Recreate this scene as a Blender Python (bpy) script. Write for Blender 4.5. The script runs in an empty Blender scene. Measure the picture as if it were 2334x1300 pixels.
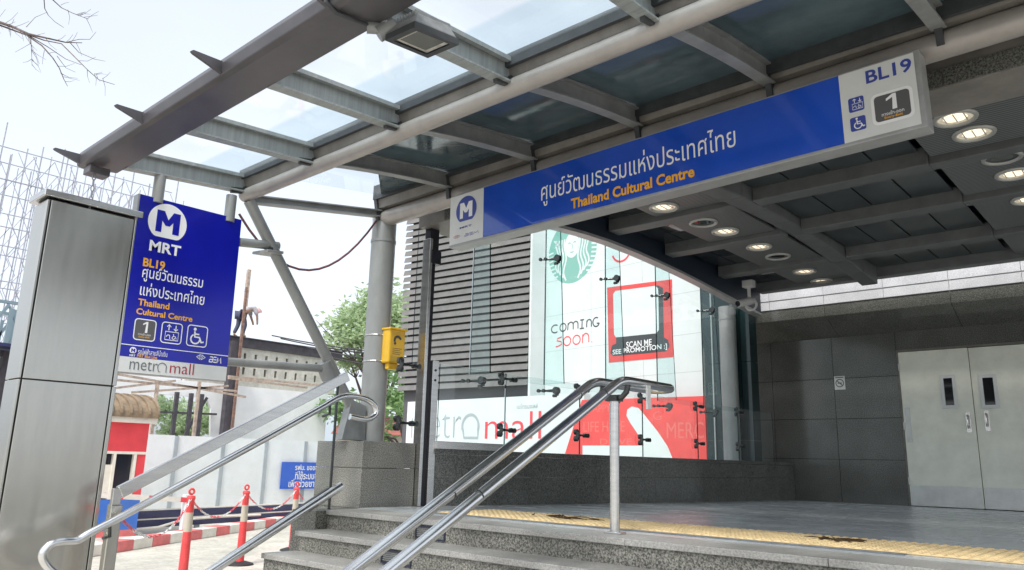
import bpy, math, random
from mathutils import Vector, Matrix
random.seed(7)
S = bpy.context.scene
C = S.collection
R = math.radians

# ------------------------------------------------------------ camera, sky, sun
F, PX, PY = 1758.5, 1167.0, 650.0
EYE = Vector((0, 0, 0.43))
yaw, pitch, roll = R(41.746), R(12.942), R(-1.381)
fwd = Vector((-math.sin(yaw) * math.cos(pitch), math.cos(yaw) * math.cos(pitch), math.sin(pitch)))
rgt = Vector((math.cos(yaw), math.sin(yaw), 0))
dwn = fwd.cross(rgt)
rgt, dwn = rgt * math.cos(roll) + dwn * math.sin(roll), dwn * math.cos(roll) - rgt * math.sin(roll)
cd = bpy.data.cameras.new('camera')
cam = bpy.data.objects.new('camera', cd)
C.objects.link(cam)
M3 = Matrix((rgt, -dwn, -fwd)).transposed()
cam.matrix_world = Matrix.Translation(EYE) @ M3.to_4x4()
cd.sensor_width = 36
cd.lens = 36 * F / 2334
cd.clip_start, cd.clip_end = 0.05, 2000
S.camera = cam

W = bpy.data.worlds.new("World")
S.world = W
W.use_nodes = True
nt = W.node_tree
bg = nt.nodes['Background']
sky = nt.nodes.new('ShaderNodeTexSky')
sky.sky_type = 'NISHITA'
sky.sun_disc = False
SUN_EL, SUN_AZ = R(56), R(162)          # azimuth clockwise from +Y
sky.sun_elevation, sky.sun_rotation = SUN_EL, SUN_AZ
sky.air_density, sky.dust_density, sky.ozone_density = 1.0, 4.0, 1.0
hsv = nt.nodes.new('ShaderNodeHueSaturation')
hsv.inputs['Saturation'].default_value = 0.28
nt.links.new(sky.outputs[0], hsv.inputs['Color'])
ovc = nt.nodes.new('ShaderNodeMix')          # thin overcast: even white veil over the clear sky
ovc.data_type = 'RGBA'
cn = nt.nodes.new('ShaderNodeTexNoise')
cn.inputs['Scale'].default_value = 2.6
cn.inputs['Detail'].default_value = 5
ctc = nt.nodes.new('ShaderNodeTexCoord')
cmap = nt.nodes.new('ShaderNodeMapping')
cmap.inputs['Scale'].default_value = (1, 1, 2.4)
nt.links.new(ctc.outputs['Generated'], cmap.inputs[0])
nt.links.new(cmap.outputs[0], cn.inputs['Vector'])
cmr = nt.nodes.new('ShaderNodeMapRange')
cmr.inputs['From Min'].default_value, cmr.inputs['From Max'].default_value = 0.35, 0.65
cmr.inputs['To Min'].default_value, cmr.inputs['To Max'].default_value = 0.40, 0.72
nt.links.new(cn.outputs['Fac'], cmr.inputs[0])
nt.links.new(cmr.outputs[0], ovc.inputs['Factor'])
ovc.inputs['B'].default_value = (2.85, 3.2, 3.65, 1)
nt.links.new(hsv.outputs[0], ovc.inputs['A'])
nt.links.new(ovc.outputs['Result'], bg.inputs['Color'])
bg.inputs['Strength'].default_value = 0.15
sl = bpy.data.lights.new('sun', 'SUN')
sl.energy, sl.angle, sl.color = 1.5, R(12), (1.0, 0.95, 0.88)
so = bpy.data.objects.new('sun', sl)
C.objects.link(so)
sd = Vector((math.sin(SUN_AZ) * math.cos(SUN_EL), math.cos(SUN_AZ) * math.cos(SUN_EL), math.sin(SUN_EL)))
so.rotation_euler = sd.to_track_quat('Z', 'Y').to_euler()
so.location = sd * 60
S.view_settings.view_transform = 'Standard'
S.view_settings.look = 'None'
S.view_settings.exposure = 1.15
S.view_settings.gamma = 1.0
S.cycles.max_bounces = 10
S.cycles.transparent_max_bounces = 24
S.cycles.use_denoising = True

# ------------------------------------------------------------ pixel rays onto real planes
def ray(x, y):
    return rgt * ((x - PX) / F) + dwn * ((y - PY) / F) + fwd
def onx(x, y, X): d = ray(x, y); return EYE + d * (X / d.x)
def ony(x, y, Y): d = ray(x, y); return EYE + d * (Y / d.y)
def onz(x, y, z): d = ray(x, y); return EYE + d * ((z - EYE.z) / d.z)

# ------------------------------------------------------------ materials
MATS = {}
def lin(c):
    return tuple(((v / 12.92) if v <= 0.04045 else ((v + 0.055) / 1.055) ** 2.4) for v in c)
def hexc(h):
    return lin(tuple(int(h[i:i + 2], 16) / 255 for i in (0, 2, 4)))
def mat(name, col, rough=0.5, metal=0.0, noise=None, bump=0.0, spec=None, emit=None, coat=0.0, stretch=(1, 1, 1), contrast=0.5):
    """principled with two-scale noise variation. noise=(scale, amount)"""
    m = bpy.data.materials.new(name)
    m.use_nodes = True
    t = m.node_tree
    p = t.nodes['Principled BSDF']
    p.inputs['Base Color'].default_value = (*col, 1)
    p.inputs['Roughness'].default_value = rough
    p.inputs['Metallic'].default_value = metal
    if coat: p.inputs['Coat Weight'].default_value = coat
    if spec is not None: p.inputs['Specular IOR Level'].default_value = spec
    if emit:
        p.inputs['Emission Color'].default_value = (*emit[0], 1)
        p.inputs['Emission Strength'].default_value = emit[1]
    if noise:
        tc = t.nodes.new('ShaderNodeTexCoord')
        mp = t.nodes.new('ShaderNodeMapping')
        mp.inputs['Scale'].default_value = stretch
        t.links.new(tc.outputs['Object'], mp.inputs[0])
        n1 = t.nodes.new('ShaderNodeTexNoise')
        n1.inputs['Scale'].default_value = noise[0]
        n1.inputs['Detail'].default_value = 5
        n1.inputs['Roughness'].default_value = 0.65
        t.links.new(mp.outputs[0], n1.inputs['Vector'])
        rp = t.nodes.new('ShaderNodeValToRGB')
        a = noise[1]
        rp.color_ramp.elements[0].position = 0.5 - contrast / 2 * 0.6
        rp.color_ramp.elements[1].position = 0.5 + contrast / 2 * 0.6
        rp.color_ramp.elements[0].color = (*[max(0, c * (1 - a)) for c in col], 1)
        rp.color_ramp.elements[1].color = (*[min(1, c * (1 + a)) for c in col], 1)
        t.links.new(n1.outputs['Fac'], rp.inputs[0])
        t.links.new(rp.outputs[0], p.inputs['Base Color'])
        rr = t.nodes.new('ShaderNodeMapRange')
        rr.inputs['To Min'].default_value = max(0.02, rough * 0.75)
        rr.inputs['To Max'].default_value = min(1, rough * 1.25)
        t.links.new(n1.outputs['Fac'], rr.inputs[0])
        t.links.new(rr.outputs[0], p.inputs['Roughness'])
        if bump:
            b = t.nodes.new('ShaderNodeBump')
            b.inputs['Strength'].default_value = bump
            b.inputs['Distance'].default_value = 0.01
            t.links.new(n1.outputs['Fac'], b.inputs['Height'])
            t.links.new(b.outputs[0], p.inputs['Normal'])
    MATS[name] = m
    return m

def granite(name, dark, light, rough, scale=130, joints=None, stain=0.25):
    m = bpy.data.materials.new(name)
    m.use_nodes = True
    t = m.node_tree
    p = t.nodes['Principled BSDF']
    tc = t.nodes.new('ShaderNodeTexCoord')
    v = t.nodes.new('ShaderNodeTexNoise')
    v.inputs['Scale'].default_value = scale
    v.inputs['Detail'].default_value = 3
    v.inputs['Roughness'].default_value = 0.8
    t.links.new(tc.outputs['Object'], v.inputs['Vector'])
    rp = t.nodes.new('ShaderNodeValToRGB')
    rp.color_ramp.elements[0].position, rp.color_ramp.elements[1].position = 0.41, 0.60
    rp.color_ramp.elements[0].color = (*dark, 1)
    rp.color_ramp.elements[1].color = (*light, 1)
    t.links.new(v.outputs['Fac'], rp.inputs[0])
    n2 = t.nodes.new('ShaderNodeTexNoise')
    n2.inputs['Scale'].default_value = 2.3
    n2.inputs['Detail'].default_value = 6
    t.links.new(tc.outputs['Object'], n2.inputs['Vector'])
    mr = t.nodes.new('ShaderNodeMapRange')
    mr.inputs['From Min'].default_value, mr.inputs['From Max'].default_value = 0.3, 0.7
    mr.inputs['To Min'].default_value, mr.inputs['To Max'].default_value = 1 - stain, 1 + stain * 0.6
    t.links.new(n2.outputs['Fac'], mr.inputs[0])
    mx = t.nodes.new('ShaderNodeMix')
    mx.data_type, mx.blend_type = 'RGBA', 'MULTIPLY'
    mx.inputs['Factor'].default_value = 1
    t.links.new(rp.outputs[0], mx.inputs['A'])
    t.links.new(mr.outputs[0], mx.inputs['B'])
    t.links.new(mx.outputs['Result'], p.inputs['Base Color'])
    rr = t.nodes.new('ShaderNodeMapRange')
    rr.inputs['To Min'].default_value, rr.inputs['To Max'].default_value = rough * 0.6, min(1, rough * 1.4)
    t.links.new(n2.outputs['Fac'], rr.inputs[0])
    t.links.new(rr.outputs[0], p.inputs['Roughness'])
    MATS[name] = m
    return m

def thin_glass(name, tint=(0.97, 1, 0.99), refl=1.0, haze=0.0, haze_col=(0.8, 0.85, 0.88), band=None):
    m = bpy.data.materials.new(name)
    m.use_nodes = True
    t = m.node_tree
    t.nodes.remove(t.nodes['Principled BSDF'])
    out = t.nodes['Material Output']
    tr = t.nodes.new('ShaderNodeBsdfTransparent')
    tr.inputs[0].default_value = (*tint, 1)
    gl = t.nodes.new('ShaderNodeBsdfGlossy')
    gl.inputs['Roughness'].default_value = 0.02
    fr = t.nodes.new('ShaderNodeFresnel')
    fr.inputs[0].default_value = 1.5
    ml = t.nodes.new('ShaderNodeMath')
    ml.operation = 'MULTIPLY'
    ml.inputs[1].default_value = refl
    t.links.new(fr.outputs[0], ml.inputs[0])
    base = tr
    if haze or band:
        df = t.nodes.new('ShaderNodeBsdfTranslucent')
        df.inputs[0].default_value = (*haze_col, 1)
        mh = t.nodes.new('ShaderNodeMixShader')
        mh.inputs[0].default_value = haze
        t.links.new(tr.outputs[0], mh.inputs[1])
        t.links.new(df.outputs[0], mh.inputs[2])
        base = mh
        tc = t.nodes.new('ShaderNodeTexCoord')
        sx = t.nodes.new('ShaderNodeSeparateXYZ')
        t.links.new(tc.outputs['Object'], sx.inputs[0])
        nz = t.nodes.new('ShaderNodeTexNoise')
        nz.inputs['Scale'].default_value = 2.2
        nz.inputs['Detail'].default_value = 6
        t.links.new(tc.outputs['Object'], nz.inputs['Vector'])
        if band:
            st = t.nodes.new('ShaderNodeMapRange')
            st.inputs['From Min'].default_value, st.inputs['From Max'].default_value = band[0], band[0] + band[1]
            t.links.new(sx.outputs['Y'], st.inputs[0])
            rp = t.nodes.new('ShaderNodeMix')
            rp.data_type = 'RGBA'
            rp.inputs['A'].default_value = (*tint, 1)
            rp.inputs['B'].default_value = (*band[2], 1)
            t.links.new(st.outputs[0], rp.inputs['Factor'])
            t.links.new(rp.outputs['Result'], tr.inputs[0])
        hm = t.nodes.new('ShaderNodeMapRange')
        hm.inputs['From Min'].default_value, hm.inputs['From Max'].default_value = 0.3, 0.75
        hm.inputs['To Min'].default_value, hm.inputs['To Max'].default_value = haze * 0.4, haze * 1.7
        t.links.new(nz.outputs['Fac'], hm.inputs[0])
        t.links.new(hm.outputs[0], mh.inputs[0])
    mx = t.nodes.new('ShaderNodeMixShader')
    t.links.new(ml.outputs[0], mx.inputs[0])
    t.links.new(base.outputs[0], mx.inputs[1])
    t.links.new(gl.outputs[0], mx.inputs[2])
    t.links.new(mx.outputs[0], out.inputs[0])
    MATS[name] = m
    return m

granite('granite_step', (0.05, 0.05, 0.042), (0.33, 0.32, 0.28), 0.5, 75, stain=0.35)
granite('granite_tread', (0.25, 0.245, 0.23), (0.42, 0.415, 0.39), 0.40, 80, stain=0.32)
granite('granite_wall', (0.05, 0.054, 0.048), (0.19, 0.19, 0.175), 0.14, 75, stain=0.16)
granite('granite_pedestal', (0.10, 0.098, 0.085), (0.36, 0.35, 0.31), 0.36, 100, stain=0.3)
granite('granite_floor', (0.42, 0.45, 0.465), (0.55, 0.58, 0.595), 0.26, 150, stain=0.15)
granite('granite_pale', (0.56, 0.57, 0.60), (0.74, 0.75, 0.78), 0.4, 60, stain=0.15)
granite('concrete_ground', (0.44, 0.41, 0.36), (0.56, 0.53, 0.47), 0.85, 14, stain=0.2)
granite('concrete_precast', (0.52, 0.50, 0.44), (0.62, 0.60, 0.54), 0.85, 9, stain=0.22)
mat('steel', (0.62, 0.615, 0.60), 0.24, 1.0, noise=(3.0, 0.08), stretch=(1, 1, 8))
mat('steel_panel', (0.54, 0.53, 0.49), 0.24, 1.0, noise=(4, 0.08), stretch=(1, 4, 0.45), contrast=1.0)
mat('steel_polished', (0.72, 0.72, 0.72), 0.20, 1.0, noise=(6.0, 0.05))
mat('grey_paint', (0.24, 0.25, 0.25), 0.42, 0.15, noise=(6, 0.16))
mat('grey_purlin', (0.27, 0.295, 0.295), 0.45, 0.1, noise=(5, 0.26), stretch=(1, 5, 0.25), contrast=0.7)
mat('pipe_paint', (0.33, 0.312, 0.295), 0.34, 0.2, noise=(5, 0.10))
mat('gutter_paint', (0.18, 0.17, 0.155), 0.5, 0.1, noise=(5, 0.2))
mat('beam_paint', (0.073, 0.070, 0.076), 0.42, 0.15, noise=(4, 0.2))
mat('bracket_dark', (0.05, 0.055, 0.06), 0.5, 0.2, noise=(9, 0.2))
mat('column_paint', (0.27, 0.28, 0.275), 0.40, 0.2, noise=(5, 0.12), stretch=(1, 1, 0.4))
mat('black_paint', (0.012, 0.012, 0.02), 0.35, 0.2, noise=(8, 0.3))
mat('ceiling_grey', (0.128, 0.136, 0.136), 0.55, 0.1, noise=(5, 0.15))
mat('ceiling_panel', (0.055, 0.065, 0.070), 0.35, 0.1, noise=(3, 0.25))
mat('ceiling_void', (0.014, 0.024, 0.042), 0.5, 0.0, noise=(3, 0.2))
mat('ceiling_gloss', (0.03, 0.035, 0.04), 0.05, 0.0, noise=(3, 0.2))
mat('roof_dark', (0.07, 0.105, 0.12), 0.10, 0.0, noise=(1.8, 0.25), spec=0.45)
mat('edge_light', (0.36, 0.37, 0.37), 0.4, 0.3, noise=(6, 0.1))
mat('sign_blue', (0.012, 0.07, 0.47), 0.16, 0.0, noise=(1.1, 0.14), coat=0.8)
mat('sign_navy', (0.004, 0.008, 0.33), 0.22, 0.0, noise=(2, 0.08), coat=0.1)
mat('sign_white', (0.66, 0.68, 0.67), 0.4, 0.0, noise=(3, 0.05))
mat('ink_white', (0.82, 0.83, 0.84), 0.45)
mat('ink_orange', (0.85, 0.42, 0.02), 0.45)
mat('ink_blue', (0.045, 0.07, 0.33), 0.45)
mat('ink_dark', (0.055, 0.06, 0.065), 0.45)
mat('ink_grey', (0.13, 0.15, 0.16), 0.45)
mat('ink_pale_grey', (0.38, 0.42, 0.44), 0.5)
mat('ink_faint', (0.47, 0.51, 0.52), 0.5)
mat('ink_crimson', (0.36, 0.02, 0.05), 0.45)
mat('ink_red', (0.78, 0.07, 0.09), 0.45)
mat('ink_green', (0.21, 0.44, 0.385), 0.5)
mat('plate_grey', (0.10, 0.10, 0.105), 0.45)
mat('ad_white', (0.66, 0.71, 0.71), 0.5, noise=(1.2, 0.04))
mat('ad_red', (0.74, 0.075, 0.07), 0.5, noise=(2.0, 0.12))
mat('ad_red_faint', (0.74, 0.16, 0.14), 0.5)
mat('louvre', (0.165, 0.16, 0.155), 0.5, 0.1, noise=(4, 0.12))
mat('louvre_back', (0.085, 0.085, 0.09), 0.7)
mat('door_paint', (0.80, 0.81, 0.71), 0.42, 0.0, noise=(2.6, 0.13), contrast=0.8)
mat('kick_steel', (0.48, 0.49, 0.48), 0.35, 0.8, noise=(6, 0.1))
mat('glass_black', (0.01, 0.012, 0.015), 0.04)
mat('clamp_metal', (0.075, 0.08, 0.08), 0.28, 0.9, noise=(10, 0.2))
mat('tactile', (0.74, 0.55, 0.29), 0.6, 0.0, noise=(5, 0.18))
mat('tactile_edge', (0.17, 0.185, 0.20), 0.6, 0.0, noise=(9, 0.25))
mat('twig', (0.06, 0.03, 0.008), 0.8, noise=(30, 0.4))
mat('vent_dark', (0.035, 0.04, 0.065), 0.4, 0.3, noise=(10, 0.3))
mat('box_yellow', (0.72, 0.42, 0.01), 0.35, 0.0, noise=(6, 0.08), coat=0.3)
mat('sticker', (0.55, 0.36, 0.05), 0.5)
mat('lamp_glass', (0.5, 0.48, 0.44), 0.1, 0.0, noise=(30, 0.2))
mat('lamp_body', (0.22, 0.23, 0.23), 0.5, 0.3, noise=(12, 0.2))
mat('reflector', (0.75, 0.73, 0.68), 0.12, 1.0)
mat('ring_white', (0.42, 0.42, 0.40), 0.35, 0.2)
mat('lamp_lit', (0.9, 0.85, 0.75), 0.3, 0.0, emit=((1.0, 0.84, 0.60), 0.5))
mat('lamp_dish', (0.75, 0.70, 0.6), 0.25, 0.6, noise=(35, 0.45), contrast=0.5, emit=((1.0, 0.84, 0.6), 0.16))
mat('cctv_white', (0.55, 0.55, 0.54), 0.4)
mat('bollard_red', (0.74, 0.055, 0.06), 0.55, 0.0, noise=(9, 0.22), contrast=0.8)
mat('bollard_band', (0.50, 0.44, 0.36), 0.5, noise=(7, 0.1))
mat('rubber', (0.02, 0.02, 0.022), 0.7)
mat('kerb_white', (0.72, 0.68, 0.62), 0.7, noise=(6, 0.1))
mat('kerb_red', (0.66, 0.16, 0.16), 0.7, noise=(6, 0.15))
mat('booth_red', (0.72, 0.06, 0.075), 0.5, noise=(3, 0.08))
mat('booth_blue', (0.045, 0.16, 0.55), 0.5, noise=(3, 0.08))
mat('booth_roof', (0.24, 0.18, 0.12), 0.6, 0.1, noise=(5, 0.2))
mat('cream', (0.74, 0.70, 0.62), 0.6, noise=(4, 0.08))
mat('window_dark', (0.015, 0.018, 0.03), 0.12)
mat('hoard_white', (0.78, 0.81, 0.82), 0.5, 0.0, noise=(2, 0.05))
mat('hoard_grey', (0.36, 0.40, 0.43), 0.5, noise=(3, 0.1))
mat('navy', (0.02, 0.025, 0.09), 0.5, noise=(5, 0.2))
mat('thai_blue', (0.01, 0.10, 0.55), 0.4)
mat('rust', (0.22, 0.13, 0.10), 0.8, noise=(9, 0.4))
mat('rust_pale', (0.42, 0.33, 0.27), 0.8, noise=(9, 0.3))
mat('charred_steel', (0.06, 0.055, 0.065), 0.7, noise=(5, 0.5), contrast=0.8)
mat('steel_hazed', (0.40, 0.40, 0.45), 0.5, 0.2, noise=(9, 0.2))  # distance haze is put into this paler steel colour
mat('galvanised_blue', (0.22, 0.30, 0.34), 0.5, 0.2)
mat('bark', (0.13, 0.10, 0.095), 0.9, noise=(20, 0.35), bump=0.5)
mat('cable', (0.16, 0.06, 0.07), 0.6)
mat('wire_black', (0.03, 0.03, 0.035), 0.6)
mat('shirt', (0.42, 0.40, 0.42), 0.9)
mat('trousers', (0.06, 0.065, 0.11), 0.9)
mat('skin', (0.36, 0.22, 0.15), 0.6)
mat('cap_pink', (0.55, 0.33, 0.33), 0.8)
mat('chain_red', (0.75, 0.06, 0.08), 0.5)
mat('chain_white', (0.75, 0.73, 0.72), 0.5)
mat('chain_steel', (0.30, 0.30, 0.31), 0.4, 0.9)
mat('ground_far', (0.30, 0.29, 0.26), 0.9, noise=(0.05, 0.2))
mat('roof_tile_red', (0.30, 0.10, 0.08), 0.8, noise=(4, 0.2))
mat('plaster', (0.80, 0.80, 0.80), 0.8, noise=(1.2, 0.06))
mat('dark_wall', (0.012, 0.028, 0.03), 0.10, noise=(2, 0.25))
thin_glass('glass_clear', (0.95, 0.985, 0.975), 1.3)
thin_glass('glass_tint', (0.87, 0.955, 0.95), 1.5, haze=0.03, haze_col=(0.85, 0.93, 0.93))  # translucent haze stands in for milky reflections on the lower panes
thin_glass('glass_fin', (0.76, 0.90, 0.895), 1.3)
thin_glass('glass_edge', (0.015, 0.06, 0.065), 0.6)
thin_glass('glass_roof', (0.98, 0.98, 0.98), 0.12, haze=0.06, haze_col=(0.80, 0.86, 0.88), band=(0, 0.03, (0.86, 0.905, 0.92)))

def leaf_mat(name, c1, c2):
    m = bpy.data.materials.new(name)
    m.use_nodes = True
    t = m.node_tree
    p = t.nodes['Principled BSDF']
    g = t.nodes.new('ShaderNodeNewGeometry')
    tc = t.nodes.new('ShaderNodeTexCoord')
    nz = t.nodes.new('ShaderNodeTexNoise')
    nz.inputs['Scale'].default_value = 1.2
    t.links.new(tc.outputs['Object'], nz.inputs['Vector'])
    ad = t.nodes.new('ShaderNodeMath')
    ad.operation = 'ADD'
    t.links.new(g.outputs['Random Per Island'], ad.inputs[0])
    t.links.new(nz.outputs['Fac'], ad.inputs[1])
    mr = t.nodes.new('ShaderNodeMapRange')
    mr.inputs['From Max'].default_value = 1.6
    t.links.new(ad.outputs[0], mr.inputs[0])
    mx = t.nodes.new('ShaderNodeMix')
    mx.data_type = 'RGBA'
    mx.inputs['A'].default_value = (*c1, 1)
    mx.inputs['B'].default_value = (*c2, 1)
    t.links.new(mr.outputs[0], mx.inputs['Factor'])
    t.links.new(mx.outputs['Result'], p.inputs['Base Color'])
    p.inputs['Roughness'].default_value = 0.6
    tl = t.nodes.new('ShaderNodeBsdfTranslucent')
    t.links.new(mx.outputs['Result'], tl.inputs[0])
    ad2 = t.nodes.new('ShaderNodeAddShader')
    t.links.new(p.outputs[0], ad2.inputs[0]); t.links.new(tl.outputs[0], ad2.inputs[1])
    t.links.new(ad2.outputs[0], t.nodes['Material Output'].inputs[0])
    MATS[name] = m
leaf_mat('leaf_green', (0.045, 0.10, 0.045), (0.15, 0.23, 0.09))
leaf_mat('leaf_hazed', (0.13, 0.18, 0.11), (0.25, 0.31, 0.18))  # leaf green lightened and greyed to carry distance haze in the colour

def stripes(name, base, dark, scale, axis='Y', metal=0.1):
    """fine perforation rows"""
    m = bpy.data.materials.new(name)
    m.use_nodes = True
    t = m.node_tree
    p = t.nodes['Principled BSDF']
    tc = t.nodes.new('ShaderNodeTexCoord')
    sx = t.nodes.new('ShaderNodeSeparateXYZ')
    t.links.new(tc.outputs['Object'], sx.inputs[0])
    w = []
    for a, sc in ((axis, scale), ('X' if axis == 'Y' else 'Y', scale * 1.0)):
        mu = t.nodes.new('ShaderNodeMath'); mu.operation = 'MULTIPLY'; mu.inputs[1].default_value = sc
        t.links.new(sx.outputs[a], mu.inputs[0])
        sn = t.nodes.new('ShaderNodeMath'); sn.operation = 'SINE'
        t.links.new(mu.outputs[0], sn.inputs[0])
        w.append(sn)
    k = t.nodes.new('ShaderNodeMapRange')
    k.inputs['From Min'].default_value, k.inputs['From Max'].default_value = -0.3, 0.6
    t.links.new(w[0].outputs[0], k.inputs[0])
    mx = t.nodes.new('ShaderNodeMix')
    mx.data_type = 'RGBA'
    mx.inputs['A'].default_value = (*base, 1)
    mx.inputs['B'].default_value = (*dark, 1)
    t.links.new(k.outputs[0], mx.inputs['Factor'])
    t.links.new(mx.outputs['Result'], p.inputs['Base Color'])
    p.inputs['Roughness'].default_value = 0.5
    p.inputs['Metallic'].default_value = metal
    MATS[name] = m
stripes('perforated', (0.17, 0.18, 0.175), (0.06, 0.066, 0.07), 2 * math.pi / 0.045)

# ------------------------------------------------------------ mesh building
OFF = {}
class MB:
    def __init__(s): s.v, s.f, s.m, s.mi = [], [], [], 0
    def _add(s, vs, fs):
        b = len(s.v)
        s.v += [Vector(v) for v in vs]
        s.f += [tuple(i + b for i in f) for f in fs]
        s.m += [s.mi] * len(fs)
        return s
    def box(s, a, b):
        (x0, y0, z0), (x1, y1, z1) = a, b
        x0, x1 = sorted((x0, x1)); y0, y1 = sorted((y0, y1)); z0, z1 = sorted((z0, z1))
        return s._add([(x0, y0, z0), (x1, y0, z0), (x1, y1, z0), (x0, y1, z0), (x0, y0, z1), (x1, y0, z1), (x1, y1, z1), (x0, y1, z1)],
                      [(0, 3, 2, 1), (4, 5, 6, 7), (0, 1, 5, 4), (1, 2, 6, 5), (2, 3, 7, 6), (3, 0, 4, 7)])
    def hexa(s, b4, t4):
        return s._add(list(b4) + list(t4), [(0, 3, 2, 1), (4, 5, 6, 7), (0, 1, 5, 4), (1, 2, 6, 5), (2, 3, 7, 6), (3, 0, 4, 7)])
    def beam(s, p, q, w, h, up=(0, 0, 1), d=0.0):
        """rectangular bar p->q; w across, h along up (top face at line + d)"""
        p, q = Vector(p), Vector(q)
        a = (q - p).normalized()
        side = a.cross(Vector(up)).normalized()
        u = side.cross(a).normalized()
        r = lambda c: [c - side * w / 2 + u * (d - h / 2), c + side * w / 2 + u * (d - h / 2), c + side * w / 2 + u * (d + h / 2), c - side * w / 2 + u * (d + h / 2)]
        A, B = r(p), r(q)
        return s._add(A + B, [(0, 1, 2, 3), (7, 6, 5, 4), (0, 4, 5, 1), (1, 5, 6, 2), (2, 6, 7, 3), (3, 7, 4, 0)])
    def prism(s, pts, vec):
        n = len(pts); vec = Vector(vec); pts = [Vector(p) for p in pts]
        return s._add(pts + [p + vec for p in pts], [tuple(range(n))[::-1], tuple(range(n, 2 * n))] + [(i, (i + 1) % n, (i + 1) % n + n, i + n) for i in range(n)])
    def poly(s, pts): return s._add(pts, [tuple(range(len(pts)))])
    def cyl(s, p, q, r, seg=16, r2=None, cap=True):
        return s.tube([p, q], [r, r if r2 is None else r2], seg, cap)
    def tube(s, path, r, seg=12, cap=True, closed=False):
        path = [Vector(p) for p in path]
        n = len(path)
        rr = r if isinstance(r, (list, tuple)) else [r] * n
        vs, prev = [], None
        for i, p in enumerate(path):
            if closed: d = path[(i + 1) % n] - path[i - 1]
            else: d = path[min(i + 1, n - 1)] - path[max(i - 1, 0)]
            d.normalize()
            if prev is None:
                a = Vector((0, 0, 1)) if abs(d.z) < 0.9 else Vector((1, 0, 0))
                u = d.cross(a).normalized()
            else:
                u = (prev - d * prev.dot(d)).normalized()
            prev = u
            w = d.cross(u)
            vs += [p + (u * math.cos(2 * math.pi * k / seg) + w * math.sin(2 * math.pi * k / seg)) * rr[i] for k in range(seg)]
        fs = []
        for i in range(n if closed else n - 1):
            j = (i + 1) % n
            for k in range(seg):
                l = (k + 1) % seg
                fs.append((i * seg + k, i * seg + l, j * seg + l, j * seg + k))
        if cap and not closed:
            fs += [tuple(range(seg))[::-1], tuple(range((n - 1) * seg, n * seg))]
        return s._add(vs, fs)
    def ring(s, c, n, r, tr, seg=28, tseg=8):
        n = Vector(n).normalized()
        a = Vector((0, 0, 1)) if abs(n.z) < 0.9 else Vector((1, 0, 0))
        u = n.cross(a).normalized(); w = n.cross(u)
        return s.tube([Vector(c) + (u * math.cos(2 * math.pi * k / seg) + w * math.sin(2 * math.pi * k / seg)) * r for k in range(seg)], tr, tseg, closed=True)
    def build(s, name, mats, parent=None, smooth=False, bevel=0.0):
        off = OFF.get(parent.name, Vector()) if parent else Vector()
        me = bpy.data.meshes.new(name)
        me.from_pydata([tuple(v - off) for v in s.v], [], s.f)
        if isinstance(mats, str): mats = [mats]
        for m in mats: me.materials.append(MATS[m])
        if len(mats) > 1:
            me.polygons.foreach_set('material_index', s.m)
        o = bpy.data.objects.new(name, me)
        C.objects.link(o)
        if parent:
            o.parent = parent
            OFF[o.name] = off
        else:
            OFF[o.name] = Vector()
        if smooth:
            me.polygons.foreach_set('use_smooth', [True] * len(me.polygons))
            me.set_sharp_from_angle(angle=R(40))
        if bevel:
            b = o.modifiers.new('edge', 'BEVEL')
            b.width, b.segments, b.limit_method = bevel, 2, 'ANGLE'
        me.update()
        return o

def smoothpath(pts, n=6):
    P = [Vector(p) for p in pts]; out = []
    for i in range(len(P) - 1):
        p0, p1, p2, p3 = P[max(i - 1, 0)], P[i], P[i + 1], P[min(i + 2, len(P) - 1)]
        for k in range(n):
            t = k / n
            out.append(.5 * ((2 * p1) + (p2 - p0) * t + (2 * p0 - 5 * p1 + 4 * p2 - p3) * t * t + (3 * p1 - p0 - 3 * p2 + p3) * t ** 3))
    return out + [P[-1]]
def tag(o, label, cat, group=None, kind=None):
    if label: o['label'] = label
    if cat: o['category'] = cat
    if group: o['group'] = group
    if kind: o['kind'] = kind
    return o
def struct(o): o['kind'] = 'structure'; return o
def thing(name, label, cat, loc=(0, 0, 0), group=None):
    o = bpy.data.objects.new(name, None)
    o.empty_display_size = 0.1
    C.objects.link(o)
    o.location = loc
    OFF[o.name] = Vector(loc)
    return tag(o, label, cat, group)
def copy_thing(src, loc, label=None):
    def cp(o, par):
        c = o.copy(); C.objects.link(c)
        if par is not None: c.parent = par
        for ch in [x for x in list(bpy.data.objects) if x.parent == o]: cp(ch, c)
        return c
    r = cp(src, None)
    r.location = loc
    OFF[r.name] = Vector(loc)
    if label: r['label'] = label
    return r

# ------------------------------------------------------------ planar faces with lettering
_tc = {}
def glyphs(body, off=0.0, shear=0.0):
    k = (body, off, shear)
    if k in _tc: return _tc[k]
    cu = bpy.data.curves.new('lettering', 'FONT')
    cu.body, cu.offset, cu.shear, cu.resolution_u = body, off, shear, 3
    ob = bpy.data.objects.new('lettering', cu)
    C.objects.link(ob)
    dg = bpy.context.evaluated_depsgraph_get()
    me = bpy.data.meshes.new_from_object(ob.evaluated_get(dg))
    vs = [(v.co.x, v.co.y) for v in me.vertices]
    fs = [tuple(p.vertices) for p in me.polygons]
    bpy.data.objects.remove(ob); bpy.data.curves.remove(cu); bpy.data.meshes.remove(me)
    xs, ys = [v[0] for v in vs], [v[1] for v in vs]
    x0, x1, y0, y1 = min(xs), max(xs), min(ys), max(ys)
    _tc[k] = ([((x - x0) / (x1 - x0), (y - y0) / (y1 - y0)) for x, y in vs], fs)
    return _tc[k]
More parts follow.
